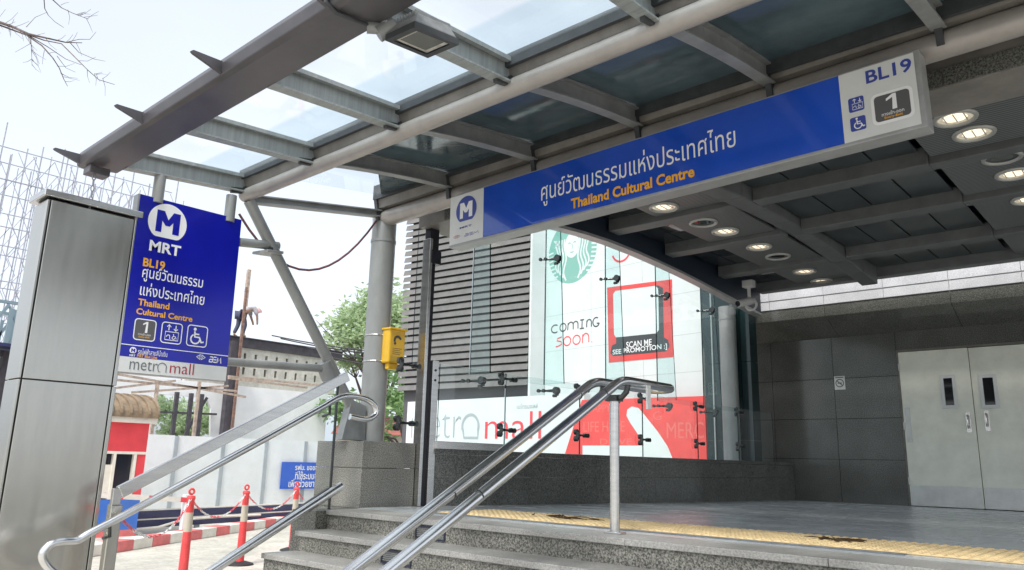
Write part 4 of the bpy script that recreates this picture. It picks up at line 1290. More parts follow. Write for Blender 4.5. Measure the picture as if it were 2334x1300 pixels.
# ------------------------------------------------------------ stair handrails
hr = thing('centre_handrail', 'polished steel double handrail with looped end on the steps', 'handrail', (-2.92, 4.32, 0))
sl_ = RISE / TREAD
def arcpts(a, b, c, n=5):
    a, b, c = Vector(a), Vector(b), Vector(c)
    return [(a * (1 - t) ** 2 + b * 2 * t * (1 - t) + c * t * t) for t in [i / n for i in range(n + 1)]]
zr = .972
def rail(x, yb):
    y0 = 1.5
    z0 = zr - (yb - y0) * sl_
    return [(x, y0, z0), (x, yb - .08, zr - .08 * sl_)] + arcpts((x, yb - .07, zr - .07 * sl_), (x, yb, zr), (x, yb + .09, zr))
la = rail(-3.025, 4.24)
ra_ = rail(-2.825, 4.26)
yE = 4.86
loop = [(-2.925 - .10 * math.cos(a), yE + .10 * math.sin(a), zr) for a in [k * math.pi / 10 for k in range(11)]]
mb = MB(); mb.tube(la + loop + ra_[::-1], .031, 20); mb.build('rail', 'steel_polished', hr, smooth=True)
mb = MB()
for yy in (2.95, 4.06): 
    for x in (-3.025, -2.825): 
        z = zr - (4.25 - yy) * sl_
        d = Vector((0, 1, sl_)).normalized() * .004
        mb.cyl(Vector((x, yy, z)) - d, Vector((x, yy, z)) + d, .0325, 20)
mb.build('weld_rings', 'clamp_metal', hr, smooth=True)
mb = MB(); mb.cyl((-2.92, 4.32, 0), (-2.92, 4.32, .86), .032, 20); mb.build('post', 'steel', hr, smooth=True)
mb = MB(); mb.box((-2.985, 4.285, .0), (-2.855, 4.355, .012)); mb.build('base_plate', 'steel', hr, bevel=.003)
mb = MB(); mb.tube([(-3.025, 4.34, zr - .02), (-3.02, 4.33, .90), (-2.98, 4.32, .865), (-2.86, 4.32, .865), (-2.83, 4.33, .90), (-2.825, 4.34, zr - .02)], .02, 12); mb.box((-2.965, 4.28, .84), (-2.875, 4.36, .872)); mb.build('bracket', 'clamp_metal', hr, smooth=True)
mb = MB(); mb.box((-2.80, 4.52, .80), (-2.785, 4.56, .96)); mb.build('label_plate', 'sign_white', hr)
mb = MB(); mb.cyl((-2.92, 2.31, -1.0), (-2.92, 2.31, -.2), .032, 20); mb.build('post', 'steel', hr, smooth=True)

# glass balustrade at the left stair edge
gb = thing('glass_balustrade', 'sloping glass balustrade with flat steel top rail beside the steps', 'balustrade', (-5.78, 3.2, -.6))
BXP = -5.78
k_ = (BXP / -5.72)
def bp(x, y, X=BXP): return onx(x, y, X)
A_, B_ = bp(268, 1112), bp(788, 850)
mb = MB(); mb.beam(A_, B_, .05, .085, d=-.035); mb.build('top_rail', 'steel', gb, bevel=.004)
pt = bp(266, 1120)
mb = MB(); mb.box((BXP - .04, pt.y - .035, GZ + .03), (BXP + .03, pt.y + .045, pt.z - .09)); mb.build('post', 'steel_panel', gb, bevel=.006)
mb = MB(); mb.box((BXP - .02, pt.y - .03, pt.z - .1), (BXP + .02, pt.y + .03, pt.z + .02)); mb.build('post_cap', 'steel', gb, bevel=.004)
e0, e1 = bp(772, 870), bp(745, 1195)
mb = MB(); mb.box((BXP - .008, e1.y - .0, -.18), (BXP + .008, e1.y + .018, e0.z)); mb.build('end_stile', 'clamp_metal', gb)
L0, L1 = bp(480, 1303, -5.68), bp(778, 1108, -5.68)
mb = MB(); dd_ = (L1 - L0).normalized(); mb.cyl(L0 - dd_ * 1.2, L1, .036, 18); mb.build('lower_rail', 'steel_polished', gb, smooth=True)
mb = MB(); mb.beam(L0 - dd_ * 1.2 + Vector((-.03, 0, -.04)), L1 + Vector((-.03, -.1, -.04)), .03, .06); mb.build('channel', 'bracket_dark', gb)
mb = MB()
g0, g1 = (A_.y + .05, A_.z - .08), (B_.y - .06, B_.z - .08)
mb._add([(BXP, g0[0], g0[1] - .75), (BXP, g1[0], -.12), (BXP, g1[0], g1[1]), (BXP, g0[0], g0[1])], [(0, 1, 2, 3)])
mb.build('glass', 'glass_clear', gb)
hp_ = [onx(*q, -5.66) for q in ((190, 1310), (150, 1318), (112, 1296), (97, 1268), (112, 1244), (140, 1235), (175, 1232), (205, 1215), (250, 1192))]
top = [onx(*q, -5.66) for q in ((740, 925), (770, 908), (798, 903), (832, 909))]
lp = [onx(*q, -5.66) for q in ((852, 922), (858, 938), (850, 951), (830, 956), (797, 950))]
mb = MB(); mb.tube(smoothpath(hp_) + [onx(400, 1112, -5.66), onx(600, 1003, -5.66)] + smoothpath(top + lp), .027, 16); mb.build('handrail', 'steel_polished', gb, smooth=True)
for q in ((250, 1192), (752, 919)):
    a = onx(*q, -5.66); mb = MB(); mb.tube([a, a + Vector((-.02, .02, -.09)), (BXP, a.y + .02, a.z - .11)], .012, 8); mb.build('rail_bracket', 'clamp_metal', gb, smooth=True)

# ============================================================ MALL BEYOND THE SCREEN
MY = 14.5
ml = thing('louvred_building', 'building facade with wide grey horizontal louvres seen through the glass', 'building', (-14.5, MY, GZ))
lx0, lx1 = ony(946, 700, MY).x, ony(1209, 700, MY).x
zt, zb_ = 8.6, ony(1208, 878, MY).z
LT0 = -math.tan(R(5.4)) * (lx1 - lx0)
mb = MB(); mb.prism([(lx0 + .1, MY + .10 + LT0, GZ), (lx1, MY + .12, GZ), (lx1, MY + .8, GZ), (lx0 + .1, MY + .8, GZ)], (0, 0, zt - GZ)); mb.build('wall', 'louvre_back', ml)
mb = MB()
LT = -math.tan(R(5.4)) * (lx1 - lx0)
z = zb_
while z < zt:
    yl, yr = MY + LT, MY
    mb.hexa([(lx0, yl - .09, z), (lx1, yr - .09, z), (lx1, yr + .11, z + .06), (lx0, yl + .11, z + .06)], [(lx0, yl - .05, z + .148), (lx1, yr - .05, z + .148), (lx1, yr + .11, z + .165), (lx0, yl + .11, z + .165)])
    z += .193
mb.build('louvres', 'louvre', ml)
mb = MB(); mb.box((lx1, MY - .04, GZ), (lx1 + .06, MY + .7, zt)); mb.build('corner_trim', 'ad_white', ml)
# white advertising board
ab = thing('white_advertising_board', 'tall white advertising board with green roundel and blank red poster', 'billboard', (-10, MY, GZ))
ax0, ax1 = lx1 + .07, ony(1605, 780, MY).x
AR = math.tan(R(7.0))
f = Face((ax0, MY - .05 + AR * (ax1 - ax0), 0), (1, -AR, 0), (0, 0, 1))
AW = (ax1 - ax0) / math.cos(R(7.0))
mb = MB()
for i in range(3): f.rect(mb, AW * i / 3 + .004, GZ, AW * (i + 1) / 3 - .004, 7.4, 0, .3)
mb.build('board', 'ad_white', ab)
mb = MB()
for zz in (2.35, 3.15, 4.05, 4.95, 5.75): f.rect(mb, .02, zz, AW - .02, zz + .012, .001)
mb.build('seams', 'ink_faint', ab)
# green roundel
cu, cv = f.px(1304, 572); r_ = (f.px(1359, 580)[0] - f.px(1250, 590)[0]) / 2
mb = MB(); f.disk(mb, cu, cv, r_, .002, 48); mb.build('roundel', 'ink_green', ab)
mb = MB()
f.poly(mb, [(cu + r_ * .30 * math.cos(a), cv + r_ * .18 + r_ * .40 * math.sin(a)) for a in [k * math.pi / 12 for k in range(24)]], .004)
for sgn in (-1, 1):
    for k in range(4):
        x0 = .30 + .115 * k
        pts = []
        for j in range(22):
            t_ = j / 21
            yy = .42 - t_ * (1.30 - .10 * k)
            xx = x0 + .055 * math.sin(t_ * 9.5 + .4) * (0.4 + t_) - .02 * t_
            if xx * xx + yy * yy > .985: continue
            pts.append((cu + sgn * xx * r_, cv + yy * r_))
        f.stroke(mb, pts, r_ * .06, .004)
    for k in range(7):
        yy = .10 - k * .13
        xe = math.sqrt(max(0.02, 1 - yy * yy))
        f.stroke(mb, [(cu + sgn * (xe * .80) * r_, cv + (yy - .02) * r_), (cu + sgn * xe * 1.0 * r_, cv + (yy - .05) * r_)], r_ * .055, .004)
    f.poly(mb, [(cu + sgn * r_ * q[0], cv + r_ * q[1]) for q in ((.60, .32), (.66, .45), (.80, .45), (.70, .34), (.74, .20), (.62, .27), (.50, .20), (.53, .34))][::sgn], .004)
f.poly(mb, [(cu + r_ * q[0], cv + r_ * q[1]) for q in ((-.28, .60), (-.34, .78), (-.14, .70), (0, .92), (.14, .70), (.34, .78), (.28, .60))][::-1], .004)
mb.build('roundel_lines', 'ad_white', ab)
mb = MB()
for sx in (-.11, .11): f.stroke(mb, [(cu + (sx - .05) * r_, cv + .24 * r_), (cu + sx * r_, cv + .27 * r_), (cu + (sx + .05) * r_, cv + .24 * r_)], r_ * .03, .006)
f.stroke(mb, [(cu, cv + .22 * r_), (cu + .03 * r_, cv + .08 * r_), (cu - .02 * r_, cv + .06 * r_)], r_ * .02, .006)
f.stroke(mb, [(cu - .07 * r_, cv - .03 * r_), (cu, cv - .05 * r_), (cu + .07 * r_, cv - .03 * r_)], r_ * .03, .006)
mb.build('roundel_features', 'ink_green', ab)
# hand-written COMING soon.
def hand(mb, p0, p1, strokes, w):
    a, b = f.px(*p0), f.px(*p1)
    for s_ in strokes: f.stroke(mb, [(a[0] + (b[0] - a[0]) * q[0], a[1] + (b[1] - a[1]) * q[1]) for q in s_], w, .003)
def ell(cx, cy, rx, ry, a0=0, a1=360, n=18): return [(cx + rx * math.cos(R(a0 + (a1 - a0) * k / n)), cy + ry * math.sin(R(a0 + (a1 - a0) * k / n))) for k in range(n + 1)]
mb = MB()
hand(mb, (1256, 761), (1366, 722), [ell(.09, .45, .08, .42, 50, 310), ell(.26, .48, .065, .42), [(.36, .1), (.37, .85)], ell(.425, .6, .05, .3, 170, 0), [(.475, .6), (.475, .1)], ell(.525, .6, .05, .3, 170, 0), [(.575, .6), (.575, .1)],
      [(.62, .95), (.70, .95)], [(.66, .95), (.655, .08)], [(.61, .06), (.70, .06)], [(.75, .1), (.755, .8)], ell(.80, .55, .045, .32, 160, 0), [(.845, .55), (.845, .1)], ell(.94, .5, .065, .46, 55, 340), [(1.0, .34), (.95, .36)]], .034)
mb.build('dark_handwriting', 'ink_dark', ab)
mb = MB()
hand(mb, (1267, 793), (1350, 757), [[(.17, .95), (.05, .85), (.03, .65), (.15, .5), (.17, .25), (.05, .08), (.0, .1)], ell(.32, .48, .10, .42), ell(.58, .48, .10, .42), [(.74, .1), (.75, .9)], ell(.83, .55, .08, .4, 160, 0), [(.91, .55), (.91, .1)], [(.985, .08), (1.0, .12)]], .032)
mb.build('red_handwriting', 'ink_red', ab)
# red poster (code area left blank)
q = [f.px(*v) for v in ((1388, 827), (1535, 814), (1532, 637), (1384, 656))]
mb = MB(); f.poly(mb, q, .006); po = mb.build('poster', 'ad_red', ab)
def lerp2(s_, t_): 
    a = Vector(q[0]).lerp(Vector(q[1]), s_); b = Vector(q[3]).lerp(Vector(q[2]), s_); return tuple(a.lerp(b, t_))
mb = MB(); f.poly(mb, [lerp2(*k) for k in ((.13, .34), (.13, .24), (.06, .22), (.03, .12), (.08, .08), (.55, .075), (.90, .08), (.95, .14), (.93, .22), (.87, .26), (.87, .90), (.80, .94), (.20, .94), (.13, .88))], .008); mb.build('poster_dark_print', 'ink_dark', po)  # flat dark shape printed on the poster behind the card
mb = MB(); f.poly(mb, [lerp2(*k) for k in ((.10, .36), (.13, .32), (.76, .32), (.80, .36), (.80, .90), (.76, .94), (.14, .94), (.10, .90))], .010); mb.build('blank_card', 'ad_white', po)
mb = MB()
fs = Face(f.pt(*q[0]), f.pt(*q[1]) - f.pt(*q[0]), (0, 0, 1))
for body, p0, p1 in (('SCAN ME', (1428, 793), (1486, 781)), ('SEE PROMOTION :]', (1397, 811), (1521, 793))):
    a, b = f.px(*p0), f.px(*p1)
    f.text(mb, body, a[0], a[1] - .01, b[0], a[1] + f.px(p0[0], p0[1] - 13)[1] - f.px(*p0)[1], .010, off=.012)
mb.build('poster_lettering', 'ink_white', po)
mb = MB(); f.arc(mb, *f.px(1416, 570), .28, 200, 330, .05, .003, 10); mb.build('red_scribble', 'ink_red', ab)

pr = thing('dark_glass_pier', 'dark glossy facade pier between the advertising board and the far column', 'pier', (-7, 13.2, GZ))
pa_, pb_ = ony(1607, 850, 13.2).x, ony(1712, 850, 13.2).x
mb = MB()
for z0, z1 in ((GZ, .9), (.91, 2.3), (2.31, 3.7), (3.71, 6.5)): mb.box((pa_, 13.2, z0), (pb_ - .3, 13.5, z1)); mb.box((pb_ - .295, 13.2, z0), (pb_, 13.5, z1))
mb.build('cladding', 'dark_wall', pr)
mb = MB(); mb.box((pa_ + .16, 13.17, GZ), (pa_ + .185, 13.2, 6.5)); mb.build('edge_trim', 'edge_light', pr)
# shop-name board and red banner below
f2 = Face((0, MY - .35, 0), (1, 0, 0), (0, 0, 1))
sb = thing('shop_name_board', 'low white board with grey and red lettering behind the glass', 'billboard', (-13, MY - .35, GZ))
x0, x1 = f2.px(926, 960)[0], f2.px(1330, 960)[0]
zt_ = f2.px(1200, 903)[1]
mb = MB(); mb.box((x0, MY - .33, GZ), (x1, MY - .1, zt_)); mb.build('board', 'ad_white', sb)
f2 = Face((0, MY - .335, 0), (1, 0, 0), (0, 0, 1))
mb = MB(); a = f2.px(936, 999); b = f2.px(1052, 942)
f2.text(mb, 'metr', a[0], a[1], b[0], b[1], .003, off=-.02)
ou, ov = f2.px(1071, 998); rr = (f2.px(1090, 990)[0] - f2.px(1053, 990)[0]) / 2
f2.arc(mb, ou, ov + rr, rr, -20, 200, .07, .003, 18); f2.stroke(mb, [(ou - rr * .9, ov + rr * .7), (ou - rr * .75, ov), (ou + rr * .95, ov), (ou + rr * .95, ov + rr * .8)], .06, .0034)
mb.build('grey_lettering', 'ink_pale_grey', sb)
mb = MB(); a = f2.px(1105, 1001); b = f2.px(1234, 937); f2.text(mb, 'mall', a[0], a[1], b[0], b[1], .003, off=-.01); mb.build('red_lettering', 'ink_red', sb)
mb = MB(); a = f2.px(1178, 932); b = f2.px(1226, 919); f2.text(mb, 'เมโทรมอลล์', a[0], a[1], b[0], b[1], .003); mb.build('thai_lettering', 'ink_pale_grey', sb)
rb = thing('red_banner', 'red banner with a white diagonal swash below the advertising board', 'banner', (-9, MY - .3, GZ))
f3 = Face((0, MY - .42, 0), (1, 0, 0), (0, 0, 1))
q = [f3.px(*v) for v in ((1275, 1075), (1286, 1040), (1326, 912), (1606, 903), (1612, 1075))]
mb = MB(); mb.prism([f3.pt(a, b) for a, b in q], (0, .06, 0)); mb.build('sheet', 'ad_red', rb)
mb = MB()
q = [f3.px(*v) for v in ((1328, 1016), (1468, 1016), (1454, 990), (1437, 965), (1428, 948), (1430, 934), (1440, 927), (1455, 930), (1466, 942), (1500, 985), (1522, 1018), (1535, 1050), (1540, 1075), (1328, 1075))]
f3.poly(mb, q, .003); mb.build('swash', 'ad_white', rb)
mb = MB()
for body, p0, p1 in (('HAPPY', (1340, 940), (1392, 922)), ('LIFE HERE', (1330, 985), (1424, 960)), ('MERC', (1520, 1000), (1604, 962)), ('DRIVE', (1368, 1014), (1440, 1000)), ('G', (1488, 958), (1508, 938))):
    a, b = f3.px(*p0), f3.px(*p1); f3.text(mb, body, a[0], a[1], b[0], b[1], .0025)
mb.build('faint_lettering', 'ad_red_faint', rb)

# ============================================================ STREET SIDE
# kerb of painted blocks
mb = MB()
k0, k1 = Vector((-12.2, 4.1, 0)), Vector((-17.6, 12.7, 0))
d = (k1 - k0); n = 20
side = Vector((-d.y, d.x, 0)).normalized()
for i in range(n):
    a, b = k0 + d * (i / n), k0 + d * ((i + .985) / n)
    mb.mi = i % 2
    mb.hexa([a.to_3d() + Vector((0, 0, GZ + .001)), b + Vector((0, 0, GZ + .001)), b + side * .3 + Vector((0, 0, GZ + .001)), a + side * .3 + Vector((0, 0, GZ + .001))],
            [a + Vector((0, 0, GZ + .17)), b + Vector((0, 0, GZ + .17)), b + side * .3 + Vector((0, 0, GZ + .17)), a + side * .3 + Vector((0, 0, GZ + .17))])
struct(mb.build('kerb', ['kerb_white', 'kerb_red'], bevel=.01))
# bollards and chains
def bollard(x, y, label):
    return None
b0_ = (-9.6, 4.84)
bo = thing('bollard', 'red and white plastic bollard nearest the steps', 'bollard', (b0_[0], b0_[1], GZ), 'red and white bollards with chains')
c = Vector((*b0_, GZ))
mb = MB(); mb.tube([c + Vector((0, 0, z)) for z in (.03, .32, .60)], [.058, .055, .050], 16); mb.tube([c + Vector((0, 0, z)) for z in (.83, .98, 1.0, 1.03)], [.047, .045, .056, .045], 16)
mb.ring(c + Vector((0, 0, 1.08)), (1, 0, 0), .032, .014, 14, 8); mb.build('red_post', 'bollard_red', bo, smooth=True)
mb = MB(); mb.tube([c + Vector((0, 0, .60)), c + Vector((0, 0, .83))], [.0503, .0475], 16); mb.build('reflective_band', 'bollard_band', bo, smooth=True)
mb = MB(); mb.tube([c, c + Vector((0, 0, .02)), c + Vector((0, 0, .05))], [.20, .19, .09], 20); mb.build('rubber_base', 'rubber', bo, smooth=True)
bpos = [b0_, (-10.68, 6.22), (-11.78, 7.80)]
copy_thing(bo, (-10.68, 6.22, GZ), 'red and white plastic bollard in the middle of the three')
copy_thing(bo, (-11.78, 7.80, GZ), 'red and white plastic bollard in front of the small blue notice')
def chain(p, q, d, label):
    b = MB(); pts = sag(p, q, d, 34)
    for i in range(len(pts) - 1):
        b.mi = (i // 6) % 2
        m_ = (pts[i] + pts[i + 1]) / 2; t_ = (pts[i + 1] - pts[i]); l = t_.length * .68; t_.normalize()
        w_ = t_.cross(Vector((0, 0, 1))).normalized() if i % 2 else Vector((0, 0, 1))
        b.tube([m_ + t_ * l * math.cos(a) + w_ * .011 * math.sin(a) for a in [k * math.pi / 4 for k in range(8)]], .0048, 5, closed=True)
    tag(b.build('barrier_chain', ['chain_red', 'chain_white']), label, 'chain', 'red and white barrier chains')
tp = [Vector((*b, GZ + 1.0)) for b in bpos]
chain(tp[0], tp[1], .28, 'red and white plastic chain between the nearest and the middle bollard')
chain(tp[1], tp[2], .28, 'red and white plastic chain between the middle and the farthest bollard')
chain(Vector((-5.84, 2.40, .03)), tp[0], .30, 'red and white plastic chain from the balustrade post to a bollard')
chain(tp[2], tp[2] + Vector((-1.1, 1.6, -.1)), .3, 'red and white plastic chain leading away beyond the farthest bollard')

# white hoarding of panels
ho = thing('site_hoarding', 'white panelled construction hoarding with grey posts', 'hoarding', (-19, 11, GZ))
zt_ = .88
h0, h1 = Vector((-18.75, 4.0, 0)), Vector((-19.35, 22, 0))
hd = (h1 - h0).normalized()
s = 0; mbp, mbg = MB(), MB()
while s < (h1 - h0).length:
    a, b = h0 + hd * s, h0 + hd * (s + 1.16)
    mbp.beam(a + Vector((0, 0, (zt_ + GZ) / 2)), b + Vector((0, 0, (zt_ + GZ) / 2)), .03, zt_ - GZ)
    m_ = h0 + hd * (s + 1.21)
    mbg.box((m_.x - .03, m_.y - .05, GZ), (m_.x + .045, m_.y + .05, zt_ - .01))
    s += 1.26
mbp.build('panels', 'hoard_white', ho); mbg.build('posts', 'hoard_grey', ho)
# blue notice
f = Face(onx(638, 1115, -18.93), (0, 1, -.0), (0, 0, 1))
bn = thing('blue_notice', 'blue notice with white Thai lettering on the white hoarding', 'notice', f.o)
mb = MB(); f.rect(mb, 0, 0, 2.5, f.px(640, 1053)[1], 0, .02); mb.build('board', 'thai_blue', bn)
mb = MB()
for body, p0, w_, h_ in (('รฟม. ขอขอบคุณทุกท่าน', (672, 1076), 1.55, .22), ('ที่ใช้ระบบขนส่งมวลชน', (672, 1093), 1.55, .22), ('เพื่อช่วยชาติประหยัด', (657, 1111), 1.62, .22)):
    a = f.px(*p0); f.text(mb, body, a[0], a[1], a[0] + w_, a[1] + h_, .003, off=.012)
mb.build('lettering', 'ink_white', bn)
# navy barrier rails
nb = thing('navy_barrier', 'long navy blue barrier rail with white lines in front of the hoarding', 'barrier', (-16, 9, GZ))
n0, n1 = Vector((-15.75, 6.6, 0)), Vector((-17.2, 13.5, 0))
mb = MB()
for z in (-.74, -.92): mb.beam(n0 + Vector((0, 0, z)), n1 + Vector((0, 0, z)), .10, .15)
mb.build('rails', 'navy', nb, bevel=.01)
mb = MB()
for z in (-.83, -.655): mb.beam(n0 + Vector((.02, 0, z)), n1 + Vector((.02, 0, z)), .06, .025)
mb.tube([n0 + Vector((.1, .1, -1.0)), n0 + Vector((.05, .7, -.98)), n0 + Vector((-.1, 1.3, -.86)), n0 + Vector((-.2, 2.2, -.84)), n0 + Vector((-.4, 3.2, -.85))], .025, 8)
mb.build('white_lines', 'kerb_white', nb)
mb = MB()
for k in range(5):
    m_ = n0.lerp(n1, k / 4); mb.box((m_.x - .06, m_.y - .05, GZ), (m_.x - .0, m_.y + .05, -.9))
mb.build('legs', 'hoard_grey', nb)
# guard booth
gbx = -15.5
gt = thing('guard_booth', 'small red and blue guard booth with arched brown roof', 'booth', (-16.2, 6.2, GZ))
Y0, Y1 = 5.25, 6.80
zz = dict(base=-1.08, blue1=-.42, win0=-.30, win1=.46, red1=1.0, fas=1.13)
x0b, x1b = -17.2, gbx
mb = MB(); mb.box((x0b, Y0, GZ), (x1b, Y1, GZ + .12)); mb.build('plinth', 'kerb_red', gt)
mb = MB(); mb.box((x0b, Y0, GZ + .12), (x1b, Y1, zz['blue1'])); mb.build('blue_wall', 'booth_blue', gt)
mb = MB(); mb.box((x0b, Y0, zz['win1']), (x1b, Y1, zz['red1'])); mb.box((x1b - .1, Y1 - .16, zz['blue1']), (x1b, Y1, zz['win1'])); mb.box((x0b, Y0, zz['blue1']), (x0b + .1, Y1, zz['win1'])); mb.build('red_wall', 'booth_red', gt)
mb = MB(); mb.box((x0b + .1, Y0 + .02, zz['blue1']), (x1b - .1, Y1 - .05, zz['win1'])); mb.build('glazing', 'window_dark', gt)
mb = MB()
for y in (Y0 + .02, Y0 + .55, Y0 + .95, Y1 - .22): mb.box((x1b - .09, y, zz['blue1']), (x1b + .01, y + .05, zz['win1']))
mb.box((x1b - .09, Y0, zz['win1'] - .05), (x1b + .012, Y1, zz['win1'])); mb.box((x1b - .08, Y0 + .60, zz['win0']), (x1b - .02, Y0 + .95, zz['win1'] - .25))
mb.build('window_frame', 'cream', gt)
mb = MB(); mb.box((x0b - .1, Y0 - .1, zz['red1']), (x1b + .1, Y1 + .1, zz['fas'])); mb.build('fascia', 'cream', gt)
mb = MB()
N = 9
prof = [(x1b + .15 - .95 * (1 - math.cos(math.pi / 2 * k / N)), zz['fas'] + .42 * math.sin(math.pi / 2 * k / N)) for k in range(N + 1)]
for j in range(10):
    ya, yb = Y0 - .1 + (Y1 - Y0 + .2) * j / 10, Y0 - .1 + (Y1 - Y0 + .2) * (j + 1) / 10
    for k in range(N):
        (xa, za), (xb, zb2) = prof[k], prof[k + 1]
        for w0, w1, e in ((0, .72, 0), (.72, 1, .03)):
            y0q, y1q = ya + (yb - ya) * w0, ya + (yb - ya) * w1
            mb.hexa([(xa, y0q, za - .03), (xa, y1q, za - .03), (xb, y1q, zb2 - .03), (xb, y0q, zb2 - .03)], [(xa + e, y0q, za + .02 + e), (xa + e, y1q, za + .02 + e), (xb + e, y1q, zb2 + .02 + e), (xb + e, y0q, zb2 + .02 + e)])
mb.build('arched_roof', 'booth_roof', gt)
mb = MB(); mb.prism([(x, Y1 + .02, z) for x, z in prof] + [(prof[-1][0] - .6, Y1 + .02, prof[-1][1]), (x0b, Y1 + .02, zz['fas'])], (0, .04, 0)); mb.build('roof_end', 'cream', gt)
# boom barrier
bb = thing('boom_barrier', 'white and red boom barrier arm beside the guard booth', 'barrier', (-15.0, 7.0, GZ))
a, b = onx(200, 1128, -14.6), onx(428, 1140, -14.6)
mb = MB()
for i in range(12):
    mb.mi = 1 if i % 4 == 3 else 0
    mb.beam(a.lerp(b, i / 12), a.lerp(b, (i + 1) / 12), .05, .09)
mb.build('arm', ['kerb_white', 'chain_red'], bb)
mb = MB(); mb.box((b.x - .1, b.y - .06, GZ), (b.x + .02, b.y + .12, b.z + .1)); mb.build('post', 'hoard_white', bb)

# concrete wall with slot openings, burnt edge beam
cw = thing('precast_concrete_wall', 'pale precast wall with rows of small slots and charred top beam', 'wall', (-26, 17, GZ))
CX = -26
pA, pB = onx(525, 782, CX), onx(752, 806, CX)
zc1, zc0 = pA.z - .1, onx(600, 885, CX).z
y0_, y1_ = 12.4, pB.y + .35
slots = []
rows = [(zc1 - .42, .22), (zc1 - .98, .26)]
mb = MB()
zlist = [zc0]
for z, h in sorted(rows): zlist += [z, z + h]
zlist.append(zc1)
for i in range(len(zlist) - 1):
    z0, z1 = zlist[i], zlist[i + 1]
    if i % 2 == 0: mb.box((CX - .2, y0_, z0), (CX, y1_, z1))
    else:
        y = y0_
        while y < y1_:
            mb.box((CX - .2, y, z0), (CX, min(y + .34, y1_), z1)); y += .44
mb.build('slotted_panel', 'concrete_precast', cw)
mb = MB(); mb.box((CX - .26, y0_, zc0), (CX - .24, y1_, zc1)); mb.build('backing', 'louvre_back', cw)
mb = MB(); mb.box((CX - .25, y0_, zc1 + .002), (CX + .1, y1_ + .2, zc1 + .33)); mb.box((CX - .1, y0_, zc1 + .33), (CX + .16, y1_ + .2, zc1 + .36)); mb.build('top_beam', 'charred_steel', cw)
# white rendered wall below with an opening
ww = thing('white_rendered_wall', 'white rendered site wall with a ragged opening showing trees', 'wall', (CX, 14, GZ))
oy0, oy1, oz0, oz1 = onx(352, 950, CX).y, onx(488, 950, CX).y, .6, onx(420, 903, CX).z
mb = MB()
mb.box((CX - .12, 5.0, GZ), (CX + .01, oy0, 3.0)); mb.box((CX - .12, oy1, GZ), (CX + .01, y1_ - .3, zc0)); mb.box((CX - .12, oy0, oz1), (CX + .01, oy1, zc0)); mb.box((CX - .12, oy0, GZ), (CX + .01, oy1, oz0))
mb.prism([(CX - .12, oy1, oz0), (CX - .12, oy1, oz1), (CX - .12, oy1 - .35, oz1), (CX - .12, oy1 - .15, oz1 - .35), (CX - .12, oy1 - .06, oz0 + .5)], (.13, 0, 0))
mb.build('render', 'plaster', ww)
mb = MB()
for t_ in (.28, .52, .70): y = oy0 + (oy1 - oy0) * t_; mb.box((CX + .1, y - .05, GZ), (CX + .22, y + .07, oz1 + .1))
mb.beam((CX + .16, oy0, oz1 - .6), (CX + .16, oy1, oz1 - .55), .05, .07); mb.beam((CX + .16, oy0 + (oy1 - oy0) * .45, GZ + 2), (CX + .16, oy0 + (oy1 - oy0) * .8, oz1), .06, .08)
mb.build('steel_posts', 'charred_steel', ww)
# posts and rusty frames
def post(x, y, z0, z1, w, m_, label):
    b = MB(); b.box((x - w / 2, y - w / 2, z0), (x + w / 2, y + w / 2, z1)); b.box((x - w * .7, y - w * .7, z0), (x + w * .7, y + w * .7, z0 + .03))
    for k in range(1, 3): b.box((x - w * .55, y - w * .55, z0 + (z1 - z0) * k / 3), (x + w * .55, y + w * .55, z0 + (z1 - z0) * k / 3 + .06))
    tag(b.build('steel_post', m_), label, 'post', 'upright steel posts on the building site')
pa = onx(512, 985, -25.6); post(-25.6, pa.y, GZ, onx(512, 775, -25.6).z, .27, 'charred_steel', 'dark steel site post directly right of the blade sign')
pa = onx(537, 900, -25.4); post(-25.4, pa.y, GZ, onx(545, 652, -25.4).z, .08, 'rust', 'rusty steel site post beside the working man')
pa = onx(560, 690, -26.2); post(-26.2, pa.y, zc1 + .37, onx(567, 615, -26.2).z, .12, 'rust_pale', 'tall pale rusty post behind the working man')
rf = thing('rusty_frame', 'rusty steel awning frame of thin bars below the blade sign', 'frame', (-22, 11, 1.5))
mb = MB()
FX = -22.0
for (a, b) in (((262, 852), (560, 905)), ((262, 866), (540, 892)), ((262, 885), (400, 868)), ((300, 895), (520, 880)), ((520, 858), (740, 880)), ((520, 862), (700, 884))):
    mb.beam(onx(*a, FX), onx(*b, FX), .05, .06)
mb.build('bars', 'rust_pale', rf)
mb = MB()
for q in (360, 455): 
    a = onx(q, 870, FX); mb.box((a.x - .04, a.y - .04, GZ), (a.x + .04, a.y + .04, a.z))
mb.build('legs', 'rust_pale', rf)

# worker bending on top of the wall
def person_skin(name, verts, edges, radii, mats, root):
    me = bpy.data.meshes.new(name); me.from_pydata(verts, edges, [])
    o = bpy.data.objects.new(name, me); C.objects.link(o)
    sk = o.modifiers.new('skin', 'SKIN'); sk.use_smooth_shade = True
    for i, r in enumerate(radii):
        me.skin_vertices[0].data[i].radius = (r, r); me.skin_vertices[0].data[i].use_root = (i == 0)
    ss = o.modifiers.new('smooth', 'SUBSURF'); ss.levels = ss.render_levels = 1
    me.materials.append(MATS[mats])
    o.parent = root
    return o
wz = zc1 + .365
wp = Vector((CX - .05, onx(556, 760, CX).y, wz))
wk = thing('person', 'person in pale shirt and dark trousers bending over on the charred beam', 'person', wp)
